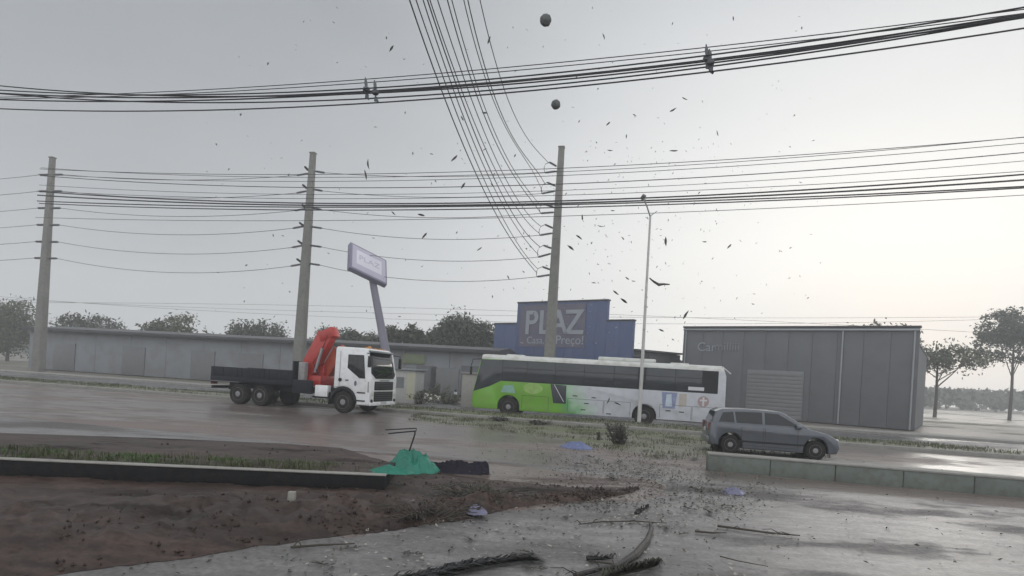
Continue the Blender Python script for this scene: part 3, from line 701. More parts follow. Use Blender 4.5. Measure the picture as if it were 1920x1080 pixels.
for (rx, ry), (lx, ly), (ux, uy) in zip(LR, LL, LU):
    xp = 587 - (ry - 288) * 24 / 352
    insulator(poleL, locL(at(xp + 6, ry - 3, YL)), locL(at(rx, ry, YL)))
    insulator(poleL, locL(at(xp - 6, ly - 4, YL)), locL(at(lx, ly, YL)))
    insulator(poleL, locL(at(xp - 6, uy + 8, YL)), locL(at(ux, uy, YL)))
# the next pole of the line, further left
span = baseL - baseR
base3 = baseL + span * 1.25; base3.z = 0
top3 = base3 + (topL - baseL)
pole3, loc3 = concrete_pole(top3, base3, 0.42, 0.90, 'farthest left tall concrete pole beside the low shed')
P3 = []
for (rx, ry) in LR:
    z = at(rx, ry, YL).z
    f = z / topL.z; c = base3 + (top3 - base3) * f
    for sgn in (-1, 1):
        insulator(pole3, loc3(c + EX * 0.28 * sgn), loc3(c + EX * 1.25 * sgn))
    P3.append(c)

# ---------------------------------------------------------------- overhead cables
import numpy as np
def cable(pts, r, label, group, name='overhead_cable', m=None):
    b = MB(); b.tube(pts, r, 6)
    return b.build(name, m or M_cable, None, label, 'cable', group)
def fit_span(px, x0, y0, k, s0, s1, deg=2, n=40, w_last=1.0):
    """points (pixels) of a cable that hangs in the vertical plane X = x0 + k(Y - y0) (or along the road); returns 3-D samples"""
    Ys, Zs = [], []
    for (x, y) in px:
        a, b = ray(x, y); Y = (x0 - k * y0) / (a - k); Ys.append(Y); Zs.append(H + b * Y)
    w = np.ones(len(Ys)); w[-1] = w_last
    c = np.polyfit(Ys, Zs, min(deg, len(Ys) - 1), w=w)
    return c, Ys
ORD = ['first', 'second', 'third', 'fourth', 'fifth', 'sixth', 'seventh', 'eighth', 'ninth', 'tenth', 'eleventh', 'twelfth']

# conductors sweeping down from above the viewer to the right-hand pole
X0 = [768, 780, 793, 802, 807, 822, 840, 848, 870, 878, 900]
X135 = [815, 827.5, 839, 846, 851, 862.5, 876, 884, 905, 910, 935]
X270 = [868, 879, 889, 899, 908, 920, 934, 940, 968, 973, 996]
XE = [(1007, 512), (1008, 504), (1010, 478), (1013, 463), (1012, 438), (1014, 424), (1013, 398), (1014, 386), (1017, 360), (1022, 345), (1029, 306)]
XM = [(949, 434), (951, 424), (957, 408), (962, 402), (962, 380), (969, 374), (972, 345), (976, 340), (1000, 326), (1004, 322), (1015, 290)]
for i in range(11):
    a, b_ = ray(*XE[i]); xe = a * YR; k = 0.205
    c, Ys = fit_span([(X0[i], 0), (X135[i], 135), (X270[i], 270), XM[i], XE[i]], xe, YR, k, 0, 0, 3, w_last=4)
    P = []
    for Y in np.linspace(17.5, YR, 34): P.append(Vector((xe + k * (Y - YR), Y, float(np.polyval(c, Y)))))
    d = (P[0] - P[1]).normalized(); d = Vector((d.x, d.y, max(d.z, -0.02) * 0.6)).normalized()
    P = [P[0] + d * 45, P[0] + d * 20] + P
    cable(P, 0.021 if i % 3 else 0.024, '%s conductor from the left of the fan sweeping down to the pole' % ORD[i], 'conductors sweeping down to the right-hand pole')

# transmission spans between the two poles, and on to the left
for i in range(6):
    A, B_ = at(*LR[i], YL), at(*RLo[i], YR)
    P = []
    for k in range(25):
        f = k / 24; p = A.lerp(B_, f); p.z -= 4 * f * (1 - f) * (0.30 + 0.09 * i); P.append(p)
    lb = ['highest', 'second highest', 'third highest', 'third lowest', 'second lowest', 'lowest'][i]
    cable(P, 0.020, '%s thin wire hanging between the two tall poles' % lb, 'wires between the two tall poles')
    A, B_ = P3[i] + EX * 1.25, at(*LL[i], YL)
    P = []
    for k in range(25):
        f = k / 24; p = A.lerp(B_, f); p.z -= 4 * f * (1 - f) * (0.42 + 0.09 * i); P.append(p)
    cable(P, 0.020, '%s thin wire running left from the pole behind the truck' % lb, 'wires running left from the pole behind the truck')
    A = P3[i] - EX * 1.25; B_ = A + span * 1.3
    cable([A.lerp(B_, f / 12) - Vector((0, 0, 4 * (f / 12) * (1 - f / 12) * 0.6)) for f in range(13)], 0.020, '%s thin wire running left from the farthest left pole' % lb, 'wires running left from the farthest left pole')

def road_line(px_sets, t, phi, r, s_lo, s_hi, labels, group, deg=2, m=None):
    sp_, cp_ = math.sin(phi), math.cos(phi); res = []
    for i, px in enumerate(px_sets):
        S, Z = [], []
        tt = t + 0.12 * math.sin(i * 2.3)
        for (x, y) in px:
            a, b_ = ray(x, y); Y = tt / (cp_ + a * sp_); X = a * Y
            S.append(X * cp_ - Y * sp_); Z.append(H + b_ * Y)
        c = np.polyfit(S, Z, min(deg, len(S) - 1))
        P = []
        for s in np.linspace(s_lo, s_hi, 60):
            P.append(Vector((s * cp_ + tt * sp_, -s * sp_ + tt * cp_, float(np.polyval(c, s)))))
        cable(P, r[i] if isinstance(r, list) else r, labels[i], group, m=m)
        res.append((c, tt))
    return res
# mid-distance bundle along the far side of the road
mid = [[(530, 327), (800, 325), (960, 319), (1060, 314), (1390, 298)],
       [(530, 332), (800, 331), (960, 326), (1060, 321), (1390, 303)],
       [(530, 340), (800, 338), (960, 333), (1060, 328), (1390, 311)],
       [(530, 351), (800, 351), (960, 348), (1060, 345), (1390, 328)],
       [(530, 364), (800, 364), (960, 360), (1060, 356), (1390, 341)],
       [(530, 372), (800, 372), (960, 368), (1060, 366), (1390, 353)],
       [(530, 380), (800, 382), (960, 379), (1060, 376), (1390, 363)],
       [(530, 384), (800, 386), (960, 383), (1060, 380), (1390, 369)],
       [(530, 388), (800, 388), (960, 386), (1060, 383), (1390, 374)],
       [(530, 393), (800, 395), (960, 391), (1060, 387), (1390, 379)],
       [(530, 413), (800, 415), (960, 406), (1060, 403), (1390, 394)]]
lab = ['%s cable from the top in the mid-distance bundle crossing both poles' % ORD[i] for i in range(11)]
road_line(mid, 37.5, R(13), [0.020, 0.018, 0.018, 0.026, 0.016, 0.018, 0.045, 0.050, 0.040, 0.036, 0.018], -48, 40, lab, 'mid-distance cable bundle')
# near bundle of spaced cables crossing the upper sky
near = [[(530, 159), (690, 149), (815, 139), (960, 124), (1180, 104), (1325, 90), (1390, 81)],
        [(530, 165), (690, 156), (815, 145), (960, 132), (1180, 111), (1325, 99), (1390, 88)],
        [(530, 174), (690, 164), (815, 158), (960, 145), (1180, 122), (1325, 103), (1390, 96)],
        [(530, 179), (690, 171), (815, 164), (960, 151), (1180, 130), (1325, 112), (1390, 105)],
        [(530, 183), (690, 172.5), (815, 166), (960, 156), (1180, 128), (1325, 114), (1390, 109)],
        [(530, 181), (690, 173), (815, 168), (960, 160), (1180, 136), (1325, 118), (1390, 112)],
        [(530, 193), (690, 180), (815, 178), (960, 169), (1180, 144), (1325, 123), (1390, 118)],
        [(530, 205), (690, 187), (815, 185), (960, 178), (1180, 153), (1325, 132), (1390, 128)]]
lab = ['%s cable from the top in the near bundle crossing the upper sky' % ORD[i] for i in range(8)]
TN, PHN = 14.6, R(14)
road_line(near, TN, PHN, [0.011, 0.011, 0.018, 0.021, 0.020, 0.018, 0.018, 0.018], -34, 24, lab, 'near cable bundle', 2)
far_w = [[(530, 572), (960, 583), (1390, 600)], [(530, 590), (960, 604), (1390, 607)], [(530, 582), (960, 592), (1390, 596)]]
road_line(far_w, 60, R(4), 0.016, -60, 60, ['%s from the top of the faint far wires low in the sky' % x for x in ('first', 'second', 'third')], 'faint far wires', m=mat('far_wire_grey', (0.2, 0.2, 0.2), 0.6))
# spacer clamps on the near bundle
def near_pt(px, py):
    a, b_ = ray(px, py); Y = TN / (math.cos(PHN) + a * math.sin(PHN)); return at(px, py, Y)
def spacer(px, ys, label, lean=2):
    ps_ = [near_pt(px + lean * (k / (len(ys) - 1) - 0.5) * 2, y) for k, y in enumerate(ys)]
    c = ps_[len(ps_) // 2]
    root = empty('cable_spacer', c, 0, label, 'cable spacer', 'clamps on the near cable bundle')
    q = [p - c for p in ps_]
    MB().tube([q[0], q[1], q[2]], [0.012, 0.045, 0.035], 8).build('upper_arm', M_poly, root)
    MB().revolve([(0.05, -0.07), (0.085, -0.05), (0.10, 0.0), (0.085, 0.05), (0.05, 0.07)], c=q[2] + Vector((0, 0, -0.03)), n=12, axis='Z').build('clamp_body', M_poly, root)
    MB().tube([q[2] + Vector((0, 0, -0.09)), q[3]], 0.022, 6).build('lower_arm', M_poly, root)
    MB().box(q[3], (0.10, 0.06, 0.13), 0.025).box(q[4], (0.12, 0.05, 0.05), 0.015, rot=Matrix.Rotation(R(30), 3, 'Y')).build('lower_clamp', M_poly, root)
spacer(687, [145, 154, 166, 181, 184], 'left clamp of the pair on the near cable bundle, upper left sky')
spacer(704, [150, 158, 171, 186, 188], 'right clamp of the pair on the near cable bundle, upper left sky')
spacer(1326, [83, 95, 108, 124, 127], 'taller left clamp of the pair on the near cable bundle, upper right sky')
spacer(1332, [92, 100, 115, 130, 135], 'lower right clamp of the pair on the near cable bundle, upper right sky')

# ---------------------------------------------------------------- street lamp on the median
M_lpost = mat('white_lamp_post', (0.52, 0.52, 0.50), 0.45, var=0.12, scale=0.7, dirt=(0.3, 0.28, 0.25))
lb_ = at(1198, 794, 29.4); ltop = at(1219.5, 403, 29.4)
lp = empty('street_lamp', lb_, 0, 'slim pale street lamp on the median in front of the bus', 'street lamp')
tv = ltop - lb_
MB().tube([Vector((0, 0, -0.1)), tv * 0.33, tv * 0.66, tv], [0.10, 0.082, 0.064, 0.05], 12).build('post', M_lpost, lp)
MB().revolve([(0.2, -0.08), (0.2, 0.02), (0.13, 0.05)], n=12, axis='Z').build('base_flange', M_steel, lp)
l1 = at(1207, 372, 29.0) - lb_
MB().tube([tv - Vector((0, 0, 0.1)), tv + (l1 - tv) * 0.5, l1], 0.035, 8).build('arm', M_steel, lp)
MB().box(l1 + Vector((-0.03, 0, 0.06)), (0.20, 0.55, 0.12), 0.04, rot=Matrix.Rotation(R(28), 3, 'Y')).build('lamp_head', mat('lamp_head_grey', (0.16, 0.16, 0.17), 0.5), lp)
l2 = at(1232, 396, 29.8) - lb_
MB().tube([tv - Vector((0, 0, 0.05)), l2], [0.03, 0.02], 8).build('bracket', M_steel, lp)

# ---------------------------------------------------------------- leaning totem sign
M_lilac = mat('lilac_sign_frame', (0.21, 0.20, 0.28), 0.5, var=0.12)
M_lface = mat('pale_lilac_sign_face', (0.50, 0.48, 0.58), 0.4, var=0.10, scale=0.8)
M_ltxt = mat('sign_white_letters', (0.72, 0.70, 0.78), 0.4, var=0.05)
YS = 46.5
s_mid = at(699, 528, YS); sb = at(725, 668, YS - 2.2); ax = (s_mid - sb).normalized(); sb = sb - ax * (sb.z / ax.z)
sg_root = empty('totem_sign', sb, 0, 'square pale lilac sign on a leaning pole behind the truck cab', 'sign')
up_ = (s_mid - sb)
MB().tube([Vector((0, 0, 0)), up_ * 0.5, up_ * 1.06], [0.36, 0.31, 0.27], 14).build('pole', mat('lilac_grey_pole', (0.17, 0.165, 0.21), 0.5, var=0.15), sg_root)
Rm = Matrix.Rotation(R(-14), 3, 'Y') @ Matrix.Rotation(R(-38), 3, 'X') @ Matrix.Rotation(R(48), 3, 'Z')
hd = MB().box((0, 0, 0), (3.25, 0.42, 2.95), 0.05).build('sign_box', M_lilac, sg_root)
hd.location = at(689, 497, YS) - sb; hd.rotation_euler = Rm.to_euler()
MB().box((0.03, -0.212, 0), (2.92, 0.03, 2.62), 0.01).build('sign_face', M_lface, hd)
MB().box((0.03, -0.221, 0.10), (2.2, 0.03, 1.6), 0.01).build('inner_panel', M_ltxt, hd)
text_mesh('lettering', 'PLAZ', 0.80, 0.008, M_lface, hd, (0.03, -0.240, -0.12), (R(90), 0, 0), sx=1.0)

# ---------------------------------------------------------------- buildings
M_blue = mat('blue_cladding', (0.065, 0.095, 0.20), 0.6, var=0.18, scale=0.35, dirt=(0.12, 0.12, 0.14), dirt_amt=0.4)
M_print = mat('faded_violet_print', (0.135, 0.125, 0.165), 0.6, var=0.25, scale=0.5, dirt=(0.08, 0.095, 0.16), dirt_amt=0.6)
M_letter = mat('weathered_letters', (0.30, 0.32, 0.36), 0.55, var=0.2, scale=0.8)
M_bgrey = mat('grey_cladding', (0.125, 0.13, 0.14), 0.65, var=0.15, scale=0.3, dirt=(0.09, 0.09, 0.095), dirt_amt=0.4)
M_cop = mat('dark_coping', (0.05, 0.05, 0.055), 0.6, var=0.2)
M_rooft = mat('dark_sheet_roof', (0.085, 0.085, 0.09), 0.55, var=0.25, scale=0.5, dirt=(0.13, 0.11, 0.09))
M_shutter = mat('grey_shutter', (0.17, 0.175, 0.18), 0.5, var=0.15)
class Front:
    """a facade standing on the plan line A->B; turns photo points into (x along, z up)"""
    def __init__(s, A, B):
        s.A, s.d = A, (B - A); s.k = s.d.x / s.d.y if abs(s.d.y) > 1e-6 else 1e9; s.u = s.d.normalized()
    def xz(s, px, py):
        a, b = ray(px, py); Y = (s.A.x - s.k * s.A.y) / (a - s.k)
        p = Vector((a * Y, Y, 0)) - s.A
        return p.dot(s.u), H + b * Y
    def rz(s): return math.atan2(s.u.y, s.u.x)
A = at(930, 640, 60); B_ = at(1190, 640, 51); A.z = B_.z = 0
fr = Front(A, B_)
shop = empty('blue_shop', A, fr.rz(), 'blue shop with tall stepped sign front behind the bus and pole', 'shop building')
xl = fr.xz(930, 608)[0]; x1, zm = fr.xz(973, 571); zm2 = fr.xz(1140, 562)[1]; x2 = fr.xz(1140, 600)[0]; xr = fr.xz(1190, 603)[0]
zl = fr.xz(950, 608)[1]; zr = fr.xz(1165, 602)[1]
zmain = (zm + zm2) / 2
for (xa, xb, z) in ((xl, x1, zl), (x1, x2, zmain), (x2, xr, zr)):
    n_ = max(1, round((xb - xa) / 1.15))
    for k in range(n_):
        w_ = (xb - xa) / n_
        MB().box((xa + w_ * (k + 0.5), random.uniform(-0.006, 0.006), z / 2), (w_ - 0.018, 0.4, z), 0.008).build('cladding_panel', M_blue, shop)
MB().box(((xl + xr) / 2, 0.09, zl / 2), (xr - xl - 0.1, 0.16, zl - 0.1)).build('backing_wall', M_cop, shop)
MB().box(((x1 + x2) / 2, 0.09, zmain / 2), (x2 - x1 - 0.1, 0.14, zmain - 0.1)).build('backing_wall', M_cop, shop)
cpo = MB()
for (xa, xb, z) in ((xl, x1, zl), (x1, x2, zmain), (x2, xr, zr)):
    MB().box(((xa + xb) / 2, 0, z + 0.06), (xb - xa + 0.1, 0.5, 0.14), 0.02).build('coping', M_cop, shop)
cpo.bm.free()
px0 = fr.xz(978, 600)[0]; px1 = fr.xz(1100, 600)[0]
MB().box(((px0 + px1) / 2, -0.22, zmain - 2.2), (px1 - px0, 0.04, 4.0)).build('printed_panel', M_print, shop)
lx0 = fr.xz(986, 600)[0]; lx1 = fr.xz(1096, 600)[0]; lz0 = fr.xz(1040, 626)[1]; lz1 = fr.xz(1040, 582)[1]
W4 = lx1 - lx0
for ch, f in zip('PLAZ', (0.13, 0.37, 0.60, 0.86)):
    text_mesh('letter', ch, (lz1 - lz0) / 0.70, 0.04, M_letter, shop, (lx0 + W4 * f, -0.265, lz0), (R(90), 0, 0), sx=0.98, bold=0.05)
text_mesh('lettering', 'Casa.', 0.95, 0.02, M_letter, shop, (lx0 + W4 * 0.22, -0.245, lz0 - 0.95), (R(90), 0, 0))
text_mesh('lettering', 'Preço!', 1.15, 0.02, M_letter, shop, (lx0 + W4 * 0.80, -0.245, lz0 - 0.95), (R(90), 0, 0))
zb = fr.xz(1235, 659)[1]
MB().box(((xl + xr) / 2, 6.2, zb * 0.5 - 0.2), (xr - xl - 0.2, 12, zb - 0.4)).build('wall', M_bgrey, shop)
MB().prism([(0.1, zb - 0.4), (6.2, zb + 0.25), (12.6, zb - 0.4), (12.6, zb - 0.5), (0.1, zb - 0.5)], xl, xr + 0.2, shape=lambda x, y, z: (y, x + 0.15, z)).build('roof', M_rooft, shop)
for k in range(3):
    xx = xl + (xr - xl) * (0.2 + 0.3 * k)
    MB().box((xx, -0.22, 1.5), (2.6, 0.06, 3.0), 0.01).build('roller_door', M_shutter, shop)

gl = at(1281, 660, 52); gl.z = 0
gdir = fr.u
fg = Front(gl, gl + gdir * 18)
gz = (fg.xz(1283, 617)[1] + fg.xz(1388, 612)[1]) / 2
gb = empty('grey_warehouse', gl, fg.rz(), 'grey warehouse front with faint white lettering at the right', 'warehouse')
GL = 17.0
for k in range(10):
    MB().box((GL * (k + 0.5) / 10, 0, gz / 2), (GL / 10 - 0.02, 0.3, gz), 0.006).build('cladding_panel', M_bgrey, gb)
MB().box((GL / 2, 0.0, gz + 0.05), (GL + 0.12, 0.46, 0.14), 0.02).build('coping', M_cop, gb)
MB().box((GL / 2, 7.2, gz / 2 - 0.6), (GL - 0.1, 14, gz - 1.2)).build('wall', M_bgrey, gb)
MB().box((GL / 2, 7.2, gz - 1.15), (GL, 14.2, 0.12)).build('roof', M_rooft, gb)
tx, tz = fg.xz(1308, 658)
text_mesh('lettering', 'Car', 1.05, 0.02, M_letter, gb, (tx, -0.185, tz), (R(90), 0, 0), align='LEFT')
tx2, tz2 = fg.xz(1340, 657)
text_mesh('lettering', 'milliii', 1.0, 0.02, mat('faint_letters', (0.22, 0.225, 0.24), 0.6, var=0.15), gb, (tx2, -0.185, tz2), (R(90), 0, 0), align='LEFT')
dor = MB().box((GL * 0.45, -0.2, 1.9), (4.2, 0.1, 3.8), 0.01).build('roller_door', M_shutter, gb)
for k in range(12):
    MB().box((GL * 0.45, -0.255, 0.2 + 0.3 * k), (4.1, 0.03, 0.26), 0.01).build('slat', M_shutter, dor)
for xx in (0.25, GL * 0.72, GL - 0.3):
    MB().tube([(xx, -0.22, 0.0), (xx, -0.22, gz - 0.2)], 0.06, 8).build('downpipe', M_steel, gb)
MB().box((GL / 2, -0.24, gz - 0.18), (GL, 0.14, 0.14), 0.02).build('gutter', M_steel, gb)

# low annex between the two
ax0 = B_ + fr.u.cross(Vector((0, 0, 1))) * -2.2; 
an = Front(B_ + Vector((0.3, 1.5, 0)), gl + Vector((0.6, 3.0, 0)))
az = an.xz(1240, 659)[1]
ann = empty('low_annex', an.A, an.rz(), 'low dark-roofed annex between the blue shop and the grey warehouse', 'annex')
AL = an.d.length
MB().box((AL / 2, 3, az / 2 - 0.1), (AL, 6, az - 0.2)).build('wall', M_bgrey, ann)
MB().box((AL / 2, 2.9, az - 0.08), (AL + 0.1, 6.6, 0.16), 0.02).build('roof', M_rooft, ann)

# long low shed behind the truck
M_shedw = mat('blue_grey_shed_wall', (0.25, 0.265, 0.285), 0.7, var=0.15, scale=0.3, dirt=(0.16, 0.14, 0.12), dirt_amt=0.5)
sh0, sh1 = st(-62, 50.2), st(-12.2, 50.2)
shed = empty('long_shed', sh0, -TH, 'long low blue-grey shed with dark eave behind the truck', 'shed')
SL = 49.8; sz = 4.15
for k in range(12):
    MB().box((SL * (k + 0.5) / 12, 0.1, sz / 2 - 0.05), (SL / 12 - 0.03, 0.2, sz - 0.1), 0.006).build('wall_panel', M_shedw, shed)
MB().box((SL / 2, 4.2, sz / 2 - 0.3), (SL - 0.2, 8.0, sz - 0.6)).build('wall', M_shedw, shed)
MB().prism([(-0.7, sz - 0.12), (-0.7, sz + 0.05), (4.2, sz + 0.55), (9.0, sz + 0.05), (9.0, sz - 0.1)], -0.3, SL + 0.3, shape=lambda x, y, z: (y, x, z)).build('roof', M_rooft, shed)
MB().box((SL / 2, -0.72, sz - 0.06), (SL + 0.6, 0.08, 0.3), 0.01).build('eave_board', M_cop, shed)
def shed_x(px):
    a, b = ray(px, 690); t = 50.2; Y = t / (math.cos(TH) + a * math.sin(TH)); X = a * Y
    return X * math.cos(TH) - Y * math.sin(TH) + 62
M_lime = mat('lime_sign_board', (0.21, 0.24, 0.15), 0.5, var=0.25, scale=1.5)
MB().box((shed_x(775), -0.06, 3.15), (2.1, 0.08, 0.9), 0.01).build('sign_board', M_lime, shed)
for px, w_, h_, m_ in ((768, 1.4, 2.4, M_shutter), (800, 1.9, 2.6, M_bgrey), (882, 1.6, 2.8, M_bgrey), (835, 2.6, 2.5, M_shutter)):
    MB().box((shed_x(px), -0.03, h_ / 2), (w_, 0.1, h_), 0.01).build('doorway', m_, shed)
for px in (690, 640, 470, 380, 250, 120):
    MB().box((shed_x(px), -0.03, 1.4), (2.6, 0.1, 2.8), 0.01).build('roller_door', M_shutter, shed)

YARD = []
# bits and pieces standing in the yard between shed and road
M_kiosk = mat('kiosk_white', (0.42, 0.42, 0.41), 0.55, var=0.12, dirt=(0.33, 0.30, 0.22), dirt_amt=0.5)
kb = gnd(758, 756); kk = empty('yard_kiosk', kb, -TH, 'small white kiosk with yellowish side peeking past the truck front', 'kiosk')
MB().box((-0.45, 0.8, 1.05), (2.2, 1.6, 2.1), 0.02).build('wall', M_kiosk, kk)
MB().box((-0.45, 0.8, 2.16), (2.5, 1.9, 0.12), 0.02).build('roof', M_shedw, kk)
MB().box((0.35, -0.012, 1.1), (0.5, 0.02, 1.7)).build('side_panel', mat('cream_yellow_panel', (0.46, 0.45, 0.34), 0.5), kk)
MB().box((-0.5, -0.012, 1.3), (0.8, 0.02, 0.7)).build('hatch', M_shutter, kk)
sl = gnd(802, 752)
slab = empty('tilted_board', sl, R(-8), 'pale panel lying tilted on the yard ground left of the bus', 'panel')
MB().box((0.25, 0, 0.28), (1.15, 0.9, 0.08), 0.02, rot=Matrix.Rotation(R(22), 3, 'X') @ Matrix.Rotation(R(9), 3, 'Y')).build('panel', mat('pale_board', (0.5, 0.47, 0.42), 0.6, dirt=(0.25, 0.2, 0.15)), slab)
MB().box((0.2, 0.35, 0.08), (1.0, 0.12, 0.22), 0.02).build('prop', mat('prop_wood', (0.2, 0.16, 0.12), 0.8), slab)
wpil = gnd(877, 764)
wp = empty('gate_pillar', wpil, -TH, 'pale rendered gate pillar just left of the bus front', 'pillar')
MB().box((0, 0.3, 1.05), (0.95, 0.6, 2.1), 0.02).build('pillar', mat('pale_render', (0.34, 0.325, 0.30), 0.75, dirt=(0.2, 0.18, 0.15)), wp)
MB().box((0, 0.3, 2.15), (1.1, 0.75, 0.12), 0.02).build('cap', M_kerb, wp)
for (x_, y_, r_, h_, n_, lb2, sd_) in ((790, 757, 0.9, 0.9, 40, 'brown brush heap in the yard right of the kiosk', 21), (835, 757, 1.1, 0.7, 46, 'low brown brush heap in the yard beside the bollard', 22), (818, 748, 0.8, 1.3, 34, 'taller weeds growing against the shed wall', 23)):
    YARD.append((x_, y_, r_, h_, n_, lb2, sd_))
bo = gnd(853, 756)
MB().tube([(0, 0, 0), (0, 0, 0.75), (0, 0, 0.95)], [0.10, 0.10, 0.06], 10).build('bollard', M_dark, None, 'small dark bollard with white band standing in the yard', 'bollard', loc=bo)
MB().revolve([(0.108, 0.60), (0.108, 0.80)], n=12, axis='Z').build('band', M_wtrim, bpy.data.objects['bollard'])

# ---------------------------------------------------------------- trees
M_bark = mat('bark', (0.09, 0.075, 0.06), 0.9, var=0.3, scale=3, bump=0.5)
M_leafs = [mat('foliage_deep', (0.062, 0.076, 0.045), 0.6, var=0.5, scale=0.7), mat('foliage_grey', (0.07, 0.075, 0.045), 0.6, var=0.5, scale=0.8), mat('foliage_olive', (0.075, 0.085, 0.035), 0.6, var=0.5, scale=0.8)]
rng = np.random.default_rng(5)
def tree(base, h, rx, rz_, label, n_cl=90, per=60, leaf=0.2, mi=0, trunk=0.45, group=None, name='tree', lean=(0, 0), spread=0.5, bias=0.55):
    root = empty(name, base, 0, label, 'tree', group)
    cz = h - rz_
    tb = MB(); top = Vector((lean[0], lean[1], cz + rz_ * 0.25))
    tb.tube([Vector((0, 0, -0.2)), top * 0.35 + Vector((0.1, 0, 0)), top * 0.7, top], [trunk * 0.5, trunk * 0.4, trunk * 0.28, trunk * 0.12], 8)
    cl = []
    for i in range(n_cl):
        d = rng.normal(size=3); d /= np.linalg.norm(d); r = rng.random() ** bias
        c = np.array([lean[0] + d[0] * rx * r, lean[1] + d[1] * rx * r, cz + d[2] * rz_ * r])
        if c[2] < cz - rz_ * 0.8: c[2] = cz - rz_ * 0.8 + rng.random() * 0.3
        cl.append(c)
    for c in cl[::max(1, n_cl // 9)]:
        s0 = top * random.uniform(0.45, 0.85); e_ = Vector(c)
        tb.tube([s0, s0.lerp(e_, 0.5) + Vector((0, 0, -0.15)), e_], [trunk * 0.16, trunk * 0.10, trunk * 0.03], 5)
    tb.build('trunk', M_bark, root)
    v, f = [], []
    for c in cl:
        sp2 = spread * random.uniform(0.6, 1.3)
        P = c + rng.normal(size=(per, 3)) * np.array([sp2, sp2, sp2 * 0.75])
        for p in P:
            a = rng.normal(size=3); a /= np.linalg.norm(a); b2 = np.cross(a, rng.normal(size=3)); b2 /= np.linalg.norm(b2)
            l = leaf * (0.6 + 0.8 * rng.random()); k = len(v)
            v += [p - a * l, p + b2 * l * 0.42, p + a * l, p - b2 * l * 0.42]; f.append((k, k + 1, k + 2, k + 3))
    raw('crown', v, f, M_leafs[mi], parent=root)
    return root
def treepx(px, pytop, Y, wpx, hpx, label, **kw):
    top = at(px, pytop, Y); return tree(Vector((top.x, Y, 0)), top.z, wpx * Y / F / 2, hpx * Y / F / 2, label, **kw)
G = 'trees beyond the shed'
treepx(872, 594, 72, 100, 78, 'big dense round tree beyond the shed, left of the blue shop', n_cl=190, per=70, leaf=0.22, mi=0, trunk=0.8, spread=0.55, group=G)
treepx(912, 622, 70, 50, 44, 'small round tree filling the gap beside the blue shop', n_cl=60, per=60, leaf=0.2, mi=0, spread=0.5, group=G)
treepx(822, 601, 76, 34, 40, 'sparse tree with open top left of the big round tree', n_cl=16, per=40, leaf=0.2, mi=1, trunk=0.3, spread=0.34, group=G)
treepx(806, 630, 72, 60, 34, 'low bushy tree beneath the sparse open-topped tree', n_cl=50, per=60, leaf=0.2, mi=0, spread=0.45, group=G)
treepx(772, 612, 68, 44, 40, 'ragged windblown tree right of the leaning sign pole', n_cl=26, per=50, leaf=0.26, mi=1, trunk=0.35, spread=0.36, group=G)
treepx(742, 614, 68, 40, 38, 'ragged windblown tree behind the foot of the leaning sign', n_cl=24, per=50, leaf=0.26, mi=1, trunk=0.35, spread=0.36, group=G)
treepx(700, 628, 74, 46, 26, 'low tree behind the truck cab, left of the leaning sign', n_cl=22, per=50, leaf=0.22, mi=1, trunk=0.3, spread=0.4, group=G)
treepx(663, 624, 74, 46, 30, 'dark tree showing over the truck cab roof', n_cl=30, per=50, leaf=0.22, mi=0, trunk=0.3, spread=0.4, group=G)
treepx(618, 618, 78, 60, 34, 'dark tree behind the red crane boom', n_cl=36, per=50, leaf=0.22, mi=0, trunk=0.3, spread=0.45, group=G)
treepx(480, 606, 80, 130, 50, 'wide tree left of the pole behind the truck', n_cl=80, per=60, leaf=0.24, mi=0, trunk=0.5, spread=0.6, group=G)
treepx(330, 590, 84, 120, 60, 'wide tree above the middle of the shed roof', n_cl=44, per=60, leaf=0.24, mi=2, trunk=0.5, spread=0.5, bias=0.35, group=G)
treepx(170, 596, 90, 150, 56, 'wide tree right of the farthest left pole', n_cl=80, per=60, leaf=0.26, mi=0, trunk=0.5, spread=0.65, group=G)
treepx(20, 560, 90, 110, 110, 'leftmost tree beyond the shed', n_cl=110, per=60, leaf=0.26, mi=2, trunk=0.5, spread=0.65, group=G)
G2 = 'trees right of the warehouse'
treepx(1640, 610, 80, 130, 70, 'tree next to the warehouse corner at the right', n_cl=90, per=60, leaf=0.25, mi=0, trunk=0.5, spread=0.6, group=G2)
treepx(1760, 650, 84, 170, 44, 'middle tree of the right-hand group', n_cl=60, per=60, leaf=0.25, mi=2, trunk=0.5, spread=0.6, group=G2)
treepx(1905, 575, 90, 120, 110, 'rightmost tree at the edge of the view', n_cl=120, per=60, leaf=0.25, mi=0, trunk=0.5, spread=0.6, group=G2)
# distant wood along the horizon
v, f = [], []
for i in range(26000):
    az_ = rng.uniform(-0.85, 0.85); Yd = rng.uniform(180, 300); X = math.tan(az_) * Yd * 1.2
    hz = 7 + 3.5 * noise.noise(Vector((X * 0.03, Yd * 0.01, 3))) + 1.5 * noise.noise(Vector((X * 0.13, 0, 1)))
    p = np.array([X, Yd, rng.random() ** 0.6 * hz]); a = rng.normal(size=3); a /= np.linalg.norm(a); b2 = np.cross(a, rng.normal(size=3)); b2 /= np.linalg.norm(b2)
    l = rng.uniform(0.7, 1.5); k = len(v); v += [p - a * l, p + b2 * l * 0.7, p + a * l, p - b2 * l * 0.7]; f.append((k, k + 1, k + 2, k + 3))
raw('far_woods', v, f, M_leafs[0], label='far-off line of woods along the horizon', cat='woods', kind='stuff')

